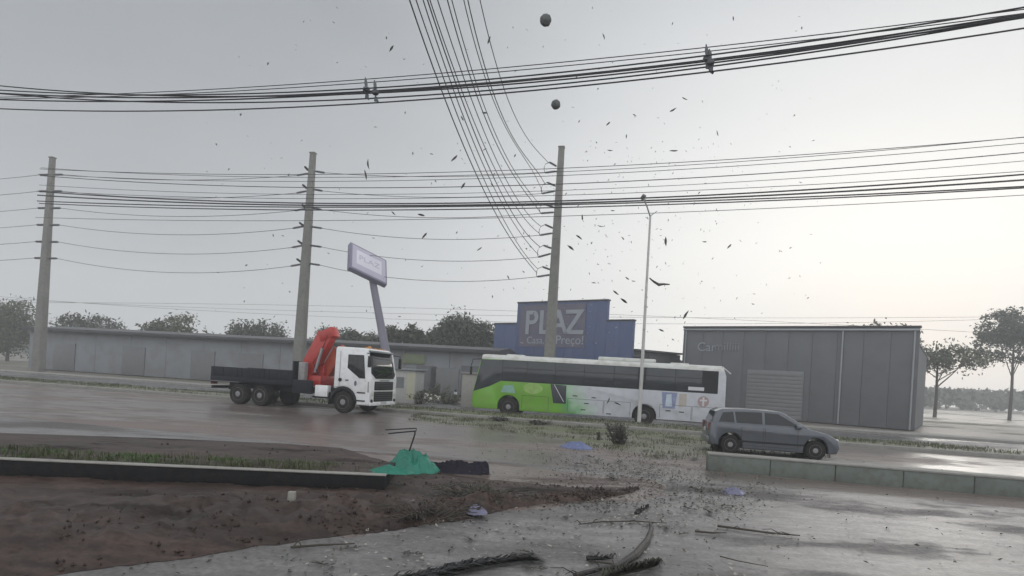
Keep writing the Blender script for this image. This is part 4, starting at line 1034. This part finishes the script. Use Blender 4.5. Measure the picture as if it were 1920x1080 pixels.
# ---------------------------------------------------------------- storm debris on the ground
M_tarp = mat('green_tarpaulin', (0.010, 0.17, 0.115), 0.4, var=0.35, scale=3, bump=0.35, bscale=9)
M_canvas = mat('dark_violet_canvas', (0.017, 0.015, 0.025), 0.75, spec=0.2, var=0.35, scale=3, bump=0.4, bscale=12)
M_bluetarp = mat('blue_plastic', (0.13, 0.16, 0.30), 0.35, var=0.3, scale=4)
M_palebag = mat('pale_blue_plastic', (0.16, 0.16, 0.24), 0.35, var=0.3, scale=4)
def drape(name, m, sx, sy, h, seed, label, cat, loc, rz=0.0, power=1.6, folds=7, ragged=0.22, box=2.0, lump=0.3, blobs=None):
    """a wet sheet fallen in a heap: a polar height field with radial folds, creases and a ragged hem"""
    nr, na = 34, 120; v, f = [], []; o3 = Vector((seed * 5.1, seed * 2.7, seed))
    for i in range(nr + 1):
        for j in range(na):
            a_ = 2 * math.pi * j / na; r_ = i / nr; ca_, sa_ = math.cos(a_), math.sin(a_)
            se = (abs(ca_) ** box + abs(sa_) ** box) ** (-1 / box)
            hem = 1 + ragged * noise.noise(Vector((ca_ * 1.6, sa_ * 1.6, seed))) + ragged * 0.5 * noise.noise(Vector((ca_ * 5, sa_ * 5, seed)))
            x_, y_ = ca_ * se * hem * r_, sa_ * se * hem * r_
            q = Vector((x_ * 1.7, y_ * 1.7, 0)) + o3
            env = max(0.0, 1 - r_ ** power) * (0.8 + lump * noise.noise(q))
            if blobs:
                env = 0.0
                for bx_, by_, br_, bh_ in blobs:
                    dd = ((x_ - bx_) / br_) ** 2 + ((y_ - by_) / (br_ * 1.2)) ** 2
                    env = max(env, bh_ * math.exp(-dd ** 1.5))
                env *= 0.9 + 0.5 * lump * noise.noise(q * 1.3)
            fold = (1 - abs(noise.noise(Vector((a_ * folds / 6.28 * 1.5 + 2 * noise.noise(q), r_ * 0.8, seed * 3.0))) * 2)) * min(1, r_ * 3) * (0.35 + 0.65 * max(0, 1 - r_))
            crease = 1 - abs(noise.noise(q * 2.6)) * 2.4
            cr2 = 1 - abs(noise.noise(q * 5.5 + o3)) * 2.4
            z_ = h * (env * (0.74 + 0.24 * crease + 0.09 * cr2) + 0.20 * fold) + 0.006
            if i == nr: z_ = 0.004
            v.append((x_ * sx, y_ * sy, max(0.004, z_)))
    for i in range(nr):
        for j in range(na):
            k2 = (j + 1) % na; f.append((i * na + j, i * na + k2, (i + 1) * na + k2, (i + 1) * na + j))
    o = raw(name, v, f, m, smooth=True, label=label, cat=cat, loc=loc)
    o.rotation_euler = (0, 0, rz)
    return o
g0 = gnd(762, 889, 0.03)
drape('green_tarpaulin', M_tarp, 0.64, 0.46, 0.47, 3, 'crumpled green tarpaulin heaped on the earth beside the planter end', 'tarpaulin', g0 + Vector((0.02, 0.42, -0.03)), 0.1, 1.9, 9, 0.3, 2.0, 0.5, [(-0.12, 0.0, 0.50, 1.05), (0.30, -0.05, 0.45, 0.85), (-0.52, -0.1, 0.32, 0.42), (0.1, -0.5, 0.35, 0.5), (0.68, 0.0, 0.25, 0.35)])
g1_ = gnd(716, 889, 0.285)
drape('green_flap', M_tarp, 0.36, 0.26, 0.15, 9, 'flat trailing green tarpaulin flap left of the green heap', 'tarpaulin', g1_ + Vector((0.06, 0.30, -0.02)), 0.1, 1.3, 9, 0.35)
g2_ = gnd(852, 887, 0.03)
drape('folded_canopy', M_canvas, 0.68, 0.24, 0.25, 5, 'dark violet folded canopy lying right of the green tarpaulin', 'canopy', g2_ + Vector((0.0, 0.24, -0.02)), -0.03, 4.0, 6, 0.28, 2.7, 0.5, [(-0.75, 0, 0.5, 0.95), (-0.3, 0, 0.5, 1.0), (0.2, 0.05, 0.5, 0.95), (0.62, -0.05, 0.42, 1.0), (0.88, 0.0, 0.2, 1.1)])
# bent black frame standing out of the heap
YF = g0.y + 0.38
fb = at(766, 848, YF); fr_o = empty('bent_frame', fb, 0, 'thin bent black metal frame sticking up from the green heap', 'metal frame')
pA, pB, pC, pD = at(766, 850, YF) - fb, at(780, 808, YF) - fb, at(728, 813, YF - 0.15) - fb, at(722, 806, YF + 0.25) - fb
pB2 = at(781, 803, YF + 0.3) - fb
MB().tube([pA - Vector((0, 0, 0.3)), pA, pB.lerp(pA, 0.12), pB + Vector((-0.03, 0, 0.0))], 0.016, 8).build('upright', M_dark, fr_o)
MB().tube([pB, pC], 0.014, 8).build('rail', M_dark, fr_o)
MB().tube([pB2, pD], 0.012, 8).build('rail', M_dark, fr_o)
MB().tube([pB, pB2], 0.012, 8).build('cross_rail', M_dark, fr_o)
bt = gnd(1083, 842)
drape('blue_tarpaulin', M_bluetarp, 0.46, 0.40, 0.27, 7, 'torn blue plastic sheet on the road edge by the median', 'plastic sheet', bt + Vector((0, 0.25, 0)), -0.2, 1.1, 7, 0.5)
drape('plastic_bag', M_palebag, 0.18, 0.15, 0.13, 8, 'small violet-blue plastic bag on the dark earth edge', 'plastic bag', gnd(893, 962, 0.06), 0.2, 1.6, 6, 0.4)
drape('plastic_bag', M_palebag, 0.24, 0.2, 0.16, 12, 'pale violet-blue plastic bag on the wet lot at the right', 'plastic bag', gnd(1375, 925), 0.6, 1.4, 6, 0.4)
# brush clump and stub on the median's near edge
M_twig = mat('dead_twigs', (0.055, 0.047, 0.036), 0.85, var=0.4, scale=4)
M_root = mat('dark_root', (0.03, 0.022, 0.018), 0.8, var=0.4, scale=5)
M_dleaf = mat('dark_wet_leaf', (0.035, 0.036, 0.022), 0.45, var=0.5, scale=5)
def brush(name, loc, r, h, n, label, cat, seed, lean=0.0, flat=1.0, leaves=9, lsz=(0.04, 0.09), m=None, lm=None):
    rn = random.Random(seed); root = empty(name, loc, 0, label, cat)
    b = MB(); v, f = [], []
    for i in range(n):
        a = rn.uniform(0, 6.28); rr = rn.random() * r; l = h * rn.uniform(0.5, 1.05)
        p0_ = Vector((math.cos(a) * rr * 0.6, math.sin(a) * rr * 0.6, 0)); p2 = p0_ + Vector((math.cos(a) * rr + lean, math.sin(a) * rr, l * flat))
        pm = p0_.lerp(p2, 0.5) + Vector((rn.uniform(-.06, .06), rn.uniform(-.06, .06), 0.05))
        b.tube([p0_, pm, p2], [0.014, 0.010, 0.004], 5)
        for k in range(leaves):
            q = p0_.lerp(p2, rn.uniform(0.25, 1)) + Vector((rn.gauss(0, .05), rn.gauss(0, .05), rn.gauss(0, .04))); q.z = max(q.z, 0.01)
            d = Vector((rn.gauss(0, 1), rn.gauss(0, 1), rn.gauss(0, .6))).normalized(); w = d.orthogonal().normalized(); L_ = rn.uniform(*lsz); kx = len(v)
            v += [q - d * L_, q + w * L_ * 0.4, q + d * L_, q - w * L_ * 0.4]; f.append((kx, kx + 1, kx + 2, kx + 3))
    b.build('twigs', m or M_twig, root); raw('leaves', v, f, lm or M_dleaf, parent=root, kind='stuff')
    return root
brush('brush_clump', gnd(1160, 834), 0.30, 0.75, 60, 'dark upright clump of dead brush before the white half of the bus', 'brush', 1, -0.08)
brush('brush_clump', gnd(1340, 845), 0.22, 0.45, 16, 'thin grey weed clump beside the end of the concrete block', 'weed', 2)
brush('brush_clump', gnd(935, 790), 0.35, 0.22, 24, 'low weed clump on the median below the bus front wheel', 'weed', 3)
brush('brush_clump', gnd(1010, 797), 0.5, 0.2, 26, 'low spreading weed clump on the median below the green flank', 'weed', 4)
for (x_, y_, r_, h_, n_, lb2, sd_) in YARD: brush('brush_heap', gnd(x_, y_), r_, h_, n_, lb2, 'brush', sd_, leaves=12, lsz=(0.06, 0.14), lm=MATS['foliage_grey'])
st_l = gnd(1122, 826)
MB().tube([(0, 0, 0), (0.01, 0, 0.16), (-0.02, 0, 0.30)], [0.07, 0.06, 0.075], 8).build('post_stub', M_twig, None, 'short dark post stub left of the dead brush clump', 'post', loc=st_l)
# fallen branches
def branch(pts_px, rs, label, name='fallen_branch', z=0.03, twigs=0, seed=0, m=None):
    rn = random.Random(seed); P = [gnd(x, y, z) for x, y in pts_px]; c = P[0].copy(); c.z = 0
    b = MB(); b.tube([p - c for p in P], rs, 8)
    root = empty(name, c, 0, label, 'branch')
    b.build('stem', m or M_twig, root)
    for i in range(twigs):
        k = rn.randrange(len(P) - 1); q = P[k].lerp(P[k + 1], rn.random()) - c; a = rn.uniform(0, 6.28); L_ = rn.uniform(0.1, 0.35)
        MB().tube([q, q + Vector((math.cos(a) * L_ * .5, math.sin(a) * L_ * .5, 0.04)), q + Vector((math.cos(a) * L_, math.sin(a) * L_, 0.0))], [0.009, 0.006, 0.003], 5).build('twig', m or M_twig, root)
    return root
branch([(1078, 1079), (1120, 1068), (1160, 1061), (1192, 1040), (1213, 1014), (1222, 990), (1218, 978)], [0.030, 0.028, 0.036, 0.05, 0.045, 0.03, 0.012], 'thick curved palm branch lying in the foreground, right of centre', z=0.035, twigs=6, seed=4,
       m=mat('wet_palm_bark', (0.036, 0.031, 0.028), 0.55, var=0.6, scale=6, bump=0.6, bscale=25))
branch([(1085, 983), (1130, 978), (1190, 977), (1250, 981)], [0.008, 0.010, 0.010, 0.005], 'thin straight twig lying across the tip of the curved branch', seed=2, twigs=4)
branch([(1303, 996), (1335, 999), (1362, 999)], [0.016, 0.014, 0.006], 'short dark stick on the lot, nearest of two at the right', seed=3)
branch([(1345, 986), (1390, 992), (1450, 1000), (1500, 1004)], [0.018, 0.016, 0.014, 0.008], 'long dark stick just above the short stick at the right', seed=5, twigs=3)
branch([(1350, 1043), (1385, 1052), (1440, 1062)], [0.008, 0.007, 0.004], 'very thin twig near the lower right corner of the lot', seed=6)
branch([(1105, 1052), (1140, 1056), (1165, 1060)], [0.014, 0.012, 0.005], 'short twig joining the curved branch from the left', seed=7)
branch([(545, 1026), (600, 1022), (665, 1019)], [0.015, 0.014, 0.006], 'straight stick along the dark earth edge at the left', seed=8, twigs=2)
# dark palm frond in the near foreground, and the brush under the curved branch
def frond(pts_px, label, n, ln, seed, m, side=1.0, zr=0.05):
    rn = random.Random(seed); P = [gnd(x, y, 0.03) for x, y in pts_px]; c = P[0].copy(); c.z = 0
    root = empty('palm_frond', c, 0, label, 'palm frond')
    MB().tube([p - c for p in P], [0.03] + [0.02] * (len(P) - 2) + [0.006], 8).build('rachis', m, root)
    v, f = [], []
    for i in range(n):
        k = (len(P) - 1) * i / n; j = int(k); q = P[j].lerp(P[j + 1], k - j) - c; d = (P[j + 1] - P[j]).normalized()
        for sg in (-1, 1):
            nrm = Vector((-d.y, d.x, 0)) * sg * side; L_ = ln * rn.uniform(0.6, 1.15) * (1 - 0.55 * i / n)
            dr2 = (d * rn.uniform(0.8, 1.3) + nrm * rn.uniform(0.05, 0.45)).normalized(); w = Vector((-dr2.y, dr2.x, 0)) * rn.uniform(0.005, 0.014)
            z1, z2 = rn.uniform(0.01, 0.07) * zr / 0.05, rn.uniform(0.005, 0.05)
            kx = len(v); m1_ = q + dr2 * L_ * 0.5 + Vector((0, 0, z1)); e1 = q + dr2 * L_; e1.z = z2
            v += [q - w * .5, q + w * .5, m1_ + w, m1_ - w, e1]; f += [(kx, kx + 1, kx + 2, kx + 3), (kx + 3, kx + 2, kx + 4)]
    raw('leaflets', v, f, m, parent=root, kind='stuff')
    return root
M_frond = mat('black_wet_frond', (0.014, 0.0135, 0.013), 0.5, var=0.4, scale=5)
frond([(700, 1105), (800, 1082), (880, 1062), (950, 1052), (985, 1050)], 'large black wet palm frond in the bottom foreground, left of centre', 230, 0.60, 1, M_frond)
frond([(1120, 1090), (1160, 1076), (1200, 1068), (1232, 1060)], 'dark ragged palm frond beneath the curved branch', 130, 0.30, 2, M_dleaf, 1.0, 0.07)
frond([(1100, 1046), (1130, 1047), (1150, 1047)], 'small dark leaf cluster above the curved branch', 16, 0.14, 3, M_frond)
frond([(1192, 962), (1203, 956), (1215, 952)], 'small dark leaf cluster on the lot near the earth tip', 14, 0.12, 4, M_frond)
brush('root_tangle', gnd(800, 968, 0.08), 0.55, 0.12, 60, 'tangle of dark roots on the front edge of the earth', 'roots', 11, leaves=5, lsz=(0.015, 0.04), lm=M_root)
brush('root_tangle', gnd(905, 930, 0.08), 0.7, 0.13, 60, 'green-brown uprooted weeds on the earth right of the root tangle', 'weeds', 12, leaves=10, lsz=(0.015, 0.04))
MB().box((0, 0, 0.10), (0.10, 0.08, 0.24), 0.01).build('reflection_stub', M_cope, None, 'short pale stub standing in for a small reflection below the planter wall', 'stub', loc=gnd(546, 950, 0.04))  # pale solid added in place of a small reflection

# leaf litter, splinters and clods: uncountable
def litter(name, zones, m, size, label, cat, seed, lift=0.012, aspect=(0.3, 0.6)):
    rn = random.Random(seed); v, f = [], []
    for (n, x0, x1, y0, y1, z) in zones:
        for i in range(n):
            px, py = rn.uniform(x0, x1) + rn.gauss(0, 38), y0 + (y1 - y0) * rn.random() + rn.gauss(0, 7)
            if noise.noise(Vector((px * 0.012, py * 0.03, seed))) < rn.uniform(-0.55, 0.35): continue
            p = gnd(px, py, z); L_ = rn.uniform(*size); a = rn.uniform(0, 6.28); d = Vector((math.cos(a), math.sin(a), rn.gauss(0, 0.25))); w = Vector((-d.y, d.x, rn.gauss(0, .3))) * rn.uniform(*aspect)
            p.z += lift + rn.random() * 0.015; kx = len(v); up2 = Vector((0, 0, rn.uniform(0.05, 0.25) * L_))
            v += [p - d * L_, p + w * L_ + up2, p + d * L_, p - w * L_ + up2 * 0.3, p + up2 * 0.2]
            f += [(kx, kx + 1, kx + 4), (kx + 1, kx + 2, kx + 4), (kx + 2, kx + 3, kx + 4), (kx + 3, kx, kx + 4)]
    return raw(name, v, f, m, label=label, cat=cat, kind='stuff')
M_chip = mat('pale_splinters', (0.34, 0.32, 0.28), 0.6, var=0.35, scale=6)
M_brn = mat('brown_leaf', (0.085, 0.065, 0.04), 0.55, var=0.5, scale=6)
litter('leaf_litter', [(7500, 1060, 1420, 835, 955, 0), (900, 900, 1180, 850, 925, 0.02), (500, 960, 1400, 940, 1010, 0), (1500, 880, 1330, 790, 850, 0), (260, 530, 1400, 965, 1085, 0), (260, 1390, 1920, 850, 1080, 0), (120, 0, 560, 1030, 1085, 0), (260, 740, 1100, 850, 940, 0.06)],
       M_dleaf, (0.010, 0.040), 'dark wet leaves and twigs littering the road edge and lot', 'leaf litter', 21)
litter('brown_litter', [(1500, 1080, 1420, 850, 965, 0), (220, 530, 1400, 965, 1085, 0), (160, 1390, 1920, 850, 1080, 0), (500, 560, 1150, 870, 960, 0.07), (300, 700, 1300, 790, 850, 0)],
       M_brn, (0.010, 0.040), 'brown leaf scraps scattered over the lot and earth', 'leaf litter', 22, aspect=(0.15, 0.5))
litter('wood_splinters', [(1900, 1080, 1420, 850, 985, 0), (500, 530, 1400, 975, 1085, 0), (200, 1390, 1920, 850, 1080, 0), (120, 600, 1000, 890, 960, 0.07)],
       M_chip, (0.010, 0.034), 'pale splinters and pebbles scattered over the wet lot', 'splinters', 23, aspect=(0.3, 0.8))
v, f = [], []
rn = random.Random(8)
for i in range(3400):
    fx = rn.uniform(0.12, 0.97); gx = abs(rn.gauss(0.10, 0.10)) if i % 3 else rn.random()
    p = poly_at(LW, fx).lerp(poly_at(UP, fx), min(gx, 0.95))
    if noise.noise(Vector((p.x * 1.6, p.y * 2.4, 31))) < rn.uniform(-0.1, 0.45): continue
    r_ = rn.uniform(0.008, 0.035) * (1.6 if rn.random() < 0.06 else 1)
    p.z = island_h(p, min(gx, 0.95), fx) + r_ * 0.2; kx = len(v)
    for d in ((1, 0, 0), (-1, 0, 0), (0, 1, 0), (0, -1, 0), (0, 0, 1), (0, 0, -1)):
        v.append(p + Vector(d) * r_ * rn.uniform(0.6, 1.3))
    f += [(kx + a_, kx + b_, kx + c_) for a_, b_, c_ in ((0, 2, 4), (2, 1, 4), (1, 3, 4), (3, 0, 4), (2, 0, 5), (1, 2, 5), (3, 1, 5), (0, 3, 5))]
raw('earth_clods', v, f, M_dirt, label='loose clods along the churned earth', cat='clods', kind='stuff')
# muddy grassy apron spreading from the median over the near road
apron_lo = [(760, 792), (860, 798), (960, 812), (1060, 834), (1140, 850), (1230, 862), (1330, 868), (1420, 862), (1560, 862)]
apron_hi = [(760, 778), (860, 782), (960, 789), (1060, 799), (1140, 807), (1230, 815), (1330, 823), (1420, 829), (1560, 838)]
AL_ = [gnd(*p) for p in apron_lo]; AH_ = [gnd(*p) for p in apron_hi]
for q in AH_:
    q += EY * (27.56 - (q.x * math.sin(TH) + q.y * math.cos(TH)))
v, f = [], []
for i in range(161):
    for j in range(25):
        p = poly_at(AL_, i / 160).lerp(poly_at(AH_, i / 160), j / 24)
        e_ = min(1, i / 10, (160 - i) / 10, j / 6)
        p += Vector((0, 0.35 * noise.noise(Vector((p.x * 1.1, p.y, 0))) * (1 - j / 24), 0)); p.z = -0.012 + 0.03 * e_ + 0.035 * e_ * (noise.noise(Vector((p.x * 0.9, p.y * 0.9, 6))) + 0.6 * noise.noise(Vector((p.x * 3, p.y * 3, 6))))
        v.append(p)
for i in range(160):
    for j in range(24):
        a_ = i * 25 + j; f.append((a_, a_ + 25, a_ + 26, a_ + 1))
raw('muddy_apron', v, f, M_soil, smooth=True, kind='structure')
gp = []
while len(gp) < 6500:
    i = rn.random(); j = rn.random() ** 0.7; p = poly_at(AL_, i).lerp(poly_at(AH_, i), j)
    if rn.random() < 0.25 + 1.3 * noise.noise(Vector((p.x * 0.8, p.y * 1.0, 4))): p.z = 0.0; gp.append(p)
blades(gp, M_grass2, 'trampled_verge_grass', 0.03, 0.13, 0.012, label='trampled grass on the muddy apron before the bus', cat='grass', kind='stuff')
# larger single sprigs one can pick out on the lot
sprig_me = []
for sd in range(5):
    rn = random.Random(sd + 50); v, f = [], []
    for k in range(14):
        q = Vector((-0.12 + 0.24 * k / 13, rn.gauss(0, 0.012), 0.02)); a = rn.uniform(0.4, 1.1) * (1 if k % 2 else -1); L_ = rn.uniform(0.04, 0.09)
        d = Vector((math.cos(a), math.sin(a), rn.uniform(-0.1, 0.4))); w = Vector((-d.y, d.x, 0.1)) * 0.3; kx = len(v)
        v += [q, q + d * L_ * 0.5 + w * L_, q + d * L_, q + d * L_ * 0.5 - w * L_]; f.append((kx, kx + 1, kx + 2, kx + 3))
    kx = len(v); v += [(-0.16, -0.005, 0.012), (0.14, -0.003, 0.02), (0.14, 0.003, 0.02), (-0.16, 0.005, 0.012), (0, 0, 0.028)]
    f += [(kx, kx + 1, kx + 4), (kx + 1, kx + 2, kx + 4), (kx + 2, kx + 3, kx + 4), (kx + 3, kx, kx + 4)]
    me = bpy.data.meshes.new('sprig'); me.from_pydata([tuple(p) for p in v], [], f); me.materials.append(M_dleaf); sprig_me.append(me)
def nth(k):
    w = ['first', 'second', 'third', 'fourth', 'fifth', 'sixth', 'seventh', 'eighth', 'ninth', 'tenth', 'eleventh', 'twelfth', 'thirteenth', 'fourteenth', 'fifteenth', 'sixteenth', 'seventeenth', 'eighteenth', 'nineteenth', 'twentieth']
    return w[k] if k < 20 else 'twenty-' + w[k - 20]
rn = random.Random(77)
SPR = [(1105, 858, 1.6), (1120, 866, 1.8), (1160, 868, 1.5), (1180, 832, 1.6), (1210, 846, 1.4), (1236, 856, 1.7), (1268, 858, 1.5), (1300, 862, 1.8), (1228, 893, 1.4), (1195, 888, 1.3), (1260, 903, 1.3), (1145, 898, 1.5), (1090, 872, 1.5), (1262, 917, 1.2), (1302, 918, 1.4), (1340, 921, 1.4), (1250, 990, 0.9), (1278, 1003, 0.8), (1060, 970, 0.7), (655, 1030, 0.8), (880, 1012, 0.7), (770, 1040, 0.9), (985, 1036, 0.8), (1000, 1068, 1.0), (600, 1060, 0.9), (1290, 955, 1.2), (1330, 962, 1.2), (1365, 950, 1.2)]
for (x, y, sc_) in SPR:
    row = [q for q in SPR if (q[1] < 880) == (y < 880)]; k_ = sorted(row).index((x, y, sc_))
    o = bpy.data.objects.new('leafy_sprig', sprig_me[rn.randrange(5)]); o.location = gnd(x, y, 0.012); o.rotation_euler = (0, 0, rn.uniform(0, 6.28)); o.scale = (sc_,) * 3
    put(o, None, 'torn-off leafy sprig on the %s, %s from the left' % ('road edge before the bus' if y < 880 else 'wet foreground lot', nth(k_)), 'sprig', 'torn-off sprigs on the ground')

# ---------------------------------------------------------------- debris carried by the wind
M_fly = mat('flying_leaf', (0.06, 0.058, 0.05), 0.6, var=0.4, scale=8)
leaf_me = []
for sd in range(4):
    rn = random.Random(sd + 90); n = 6; v, f = [], []
    for k in range(n + 1):
        x = -0.5 + k / n; w = (0.09 + 0.07 * rn.random()) * math.sin(math.pi * min(1, max(0.04, k / n + 0.02))) ** 0.8; z = 0.10 * math.sin(k / n * 3.1 + sd)
        v += [(x, -w, z + 0.05), (x, 0, z), (x, w, z + 0.06)]
    for k in range(n):
        a = 3 * k; f += [(a, a + 3, a + 4, a + 1), (a + 1, a + 4, a + 5, a + 2)]
    me = bpy.data.meshes.new('leaf'); me.from_pydata(v, [], f); me.materials.append(M_fly); leaf_me.append(me)
    for p in me.polygons: p.use_smooth = True
fly = [(734, 91, 13, -60), (704, 239, 6, 0), (867, 222, 9, 60), (909, 212, 10, 0), (917, 75, 14, -75), (1131, 69, 11, 70), (1284, 185, 10, 20), (1262, 206, 13, -35), (1140, 232, 10, -45), (1175, 256, 8, 90), (1345, 250, 9, 60),
       (1074, 201, 5, 0), (1190, 216, 7, 30), (1375, 35, 8, 80), (809, 289, 6, 0), (852, 297, 15, -55), (686, 328, 16, 85), (868, 348, 13, -60), (796, 442, 13, -55), (899, 467, 10, -50), (790, 403, 12, 10), (738, 400, 9, 40), (909, 281, 8, -40),
       (953, 520, 7, 60), (923, 348, 9, 50), (692, 308, 17, 80), (1092, 408, 10, 85), (1126, 424, 10, 5), (1168, 447, 7, 50), (1149, 395, 7, 0), (1070, 465, 14, 35), (1086, 445, 13, 35), (1176, 522, 8, 30), (1188, 527, 7, 0), (1155, 549, 12, 35),
       (1113, 531, 8, 0), (1249, 453, 16, 85), (1321, 453, 8, 5), (1367, 462, 11, -45), (1344, 394, 6, 60), (1144, 282, 9, 0), (1263, 283, 14, -15), (1170, 564, 14, 35), (1286, 590, 17, -60), (1240, 619, 10, 20), (1113, 746, 9, 0), (1158, 757, 12, 20), (1140, 751, 12, -60)]
rn = random.Random(31)
def zone(q):
    yc = 165 - (q[0] - 690) * 0.09
    return 'above the near cable bundle' if q[1] < yc else ('between the two cable bundles' if q[1] < 375 else ('under the mid-distance bundle' if q[1] < 640 else 'in front of the bus flank'))
for (x, y, sz_, ang) in fly:
    k_ = sorted(q for q in fly if zone(q) == zone((x, y))).index((x, y, sz_, ang))
    Y = rn.uniform(9, 20); o = bpy.data.objects.new('blown_leaf', leaf_me[rn.randrange(4)]); o.location = at(x, y, Y)
    s_ = sz_ * 1.15 * Y / F; o.scale = (s_, s_, s_)
    o.rotation_euler = (R(90 + rn.uniform(-40, 40)), R(ang), 0)
    put(o, None, 'blown leaf scrap %s, %s from the left' % (zone((x, y)), nth(k_)), 'leaf', 'leaf scraps blown through the air')
p0 = at(1220, 523, 13); P = [at(x, y, 13) - p0 for x, y in ((1218, 521), (1226, 527), (1236, 533), (1245, 532), (1256, 533))]
b = MB(); 
for sg in (0,):
    rings = []
    for i, p in enumerate(P):
        w = [0.02, 0.06, 0.075, 0.05, 0.02][i]
        rings.append([b.bm.verts.new(p + Vector((0, 0.05, w * 0.5))), b.bm.verts.new(p + Vector((0, -0.03, 0.0))), b.bm.verts.new(p + Vector((0, 0.04, -w * 0.5)))])
    for A, B2 in zip(rings, rings[1:]):
        for k in range(2): b.bm.faces.new((A[k], A[k + 1], B2[k + 1], B2[k]))
b.build('blown_strip', mat('pale_strip', (0.26, 0.25, 0.24), 0.6, var=0.4, scale=6), None, 'long curved strip of debris flying right of the street lamp', 'debris strip', loc=p0)
v, f = [], []
rn = random.Random(404)
for i in range(560):
    x, y = (rn.uniform(380, 1560), rn.uniform(10, 620)) if i % 2 else (rn.gauss(1180, 150), rn.uniform(260, 650))
    p = at(x, y, rn.uniform(12, 32)); l = rn.uniform(1.2, 3.8) * p.y / F; d = Vector((rn.gauss(0, 1), rn.gauss(0, 0.5), rn.gauss(0, 1))).normalized(); w = d.orthogonal().normalized() * rn.uniform(0.25, 0.6)
    kx = len(v); v += [p - d * l, p + w * l, p + d * l, p - w * l, p + d.cross(w) * l * 0.3]
    f += [(kx, kx + 1, kx + 4), (kx + 1, kx + 2, kx + 4), (kx + 2, kx + 3, kx + 4), (kx + 3, kx, kx + 4)]
raw('windblown_flecks', v, f, mat('grey_fleck', (0.22, 0.22, 0.21), 0.7, var=0.5, scale=1.5), label='tiny grey flecks blown all over the sky', cat='flecks', kind='stuff')
def ball(name, px, py, r_px, Y, label, seed):
    bm = bmesh.new(); bmesh.ops.create_icosphere(bm, subdivisions=4, radius=1.0)
    for v in bm.verts:
        p = v.co.copy(); v.co = p * (1 + 0.10 * noise.noise(p * 2.2 + Vector((seed, 0, 0))) + 0.07 * noise.noise(p * 6 + Vector((0, seed, 0))))
    me = bpy.data.meshes.new(name); bm.to_mesh(me); bm.free(); me.materials.append(mat('grey_fibre_ball', (0.20, 0.21, 0.205), 0.9, var=0.5, scale=14, bump=0.8, bscale=40))
    for p in me.polygons: p.use_smooth = True
    o = bpy.data.objects.new(name, me); o.location = at(px, py, Y); s_ = r_px * Y / F; o.scale = (s_, s_, s_ * 1.04)
    put(o, None, label, 'debris ball')
ball('debris_ball', 1023, 38, 10.5, 11, 'larger round grey clump flying above the near cable bundle', 1)
ball('debris_ball', 1042, 196, 8.5, 12, 'smaller round grey clump flying just below the near cable bundle', 5)

# ---------------------------------------------------------------- rainy haze
hv = bpy.data.materials.new('rain_haze'); hv.use_nodes = True
t = hv.node_tree; t.nodes.clear()
o_ = t.nodes.new('ShaderNodeOutputMaterial'); vol = t.nodes.new('ShaderNodeVolumePrincipled')
vol.inputs['Color'].default_value = (0.955, 0.975, 1.0, 1); vol.inputs['Density'].default_value = 0.0022; vol.inputs['Anisotropy'].default_value = 0.25
t.links.new(vol.outputs[0], o_.inputs['Volume'])
ZT = 2.0 + max((ob.matrix_basis @ Vector(c)).z for ob in COL.objects if ob.type == 'MESH' and ob.parent is None for c in ob.bound_box)
ZT = max(ZT, topL.z + 2)
hz_o = MB().box((0, 137.5, (ZT - 1.06) / 2), (860, 405, ZT + 1.06)).build('haze', hv, None, 'thin rain haze filling the air', 'haze', kind='stuff')
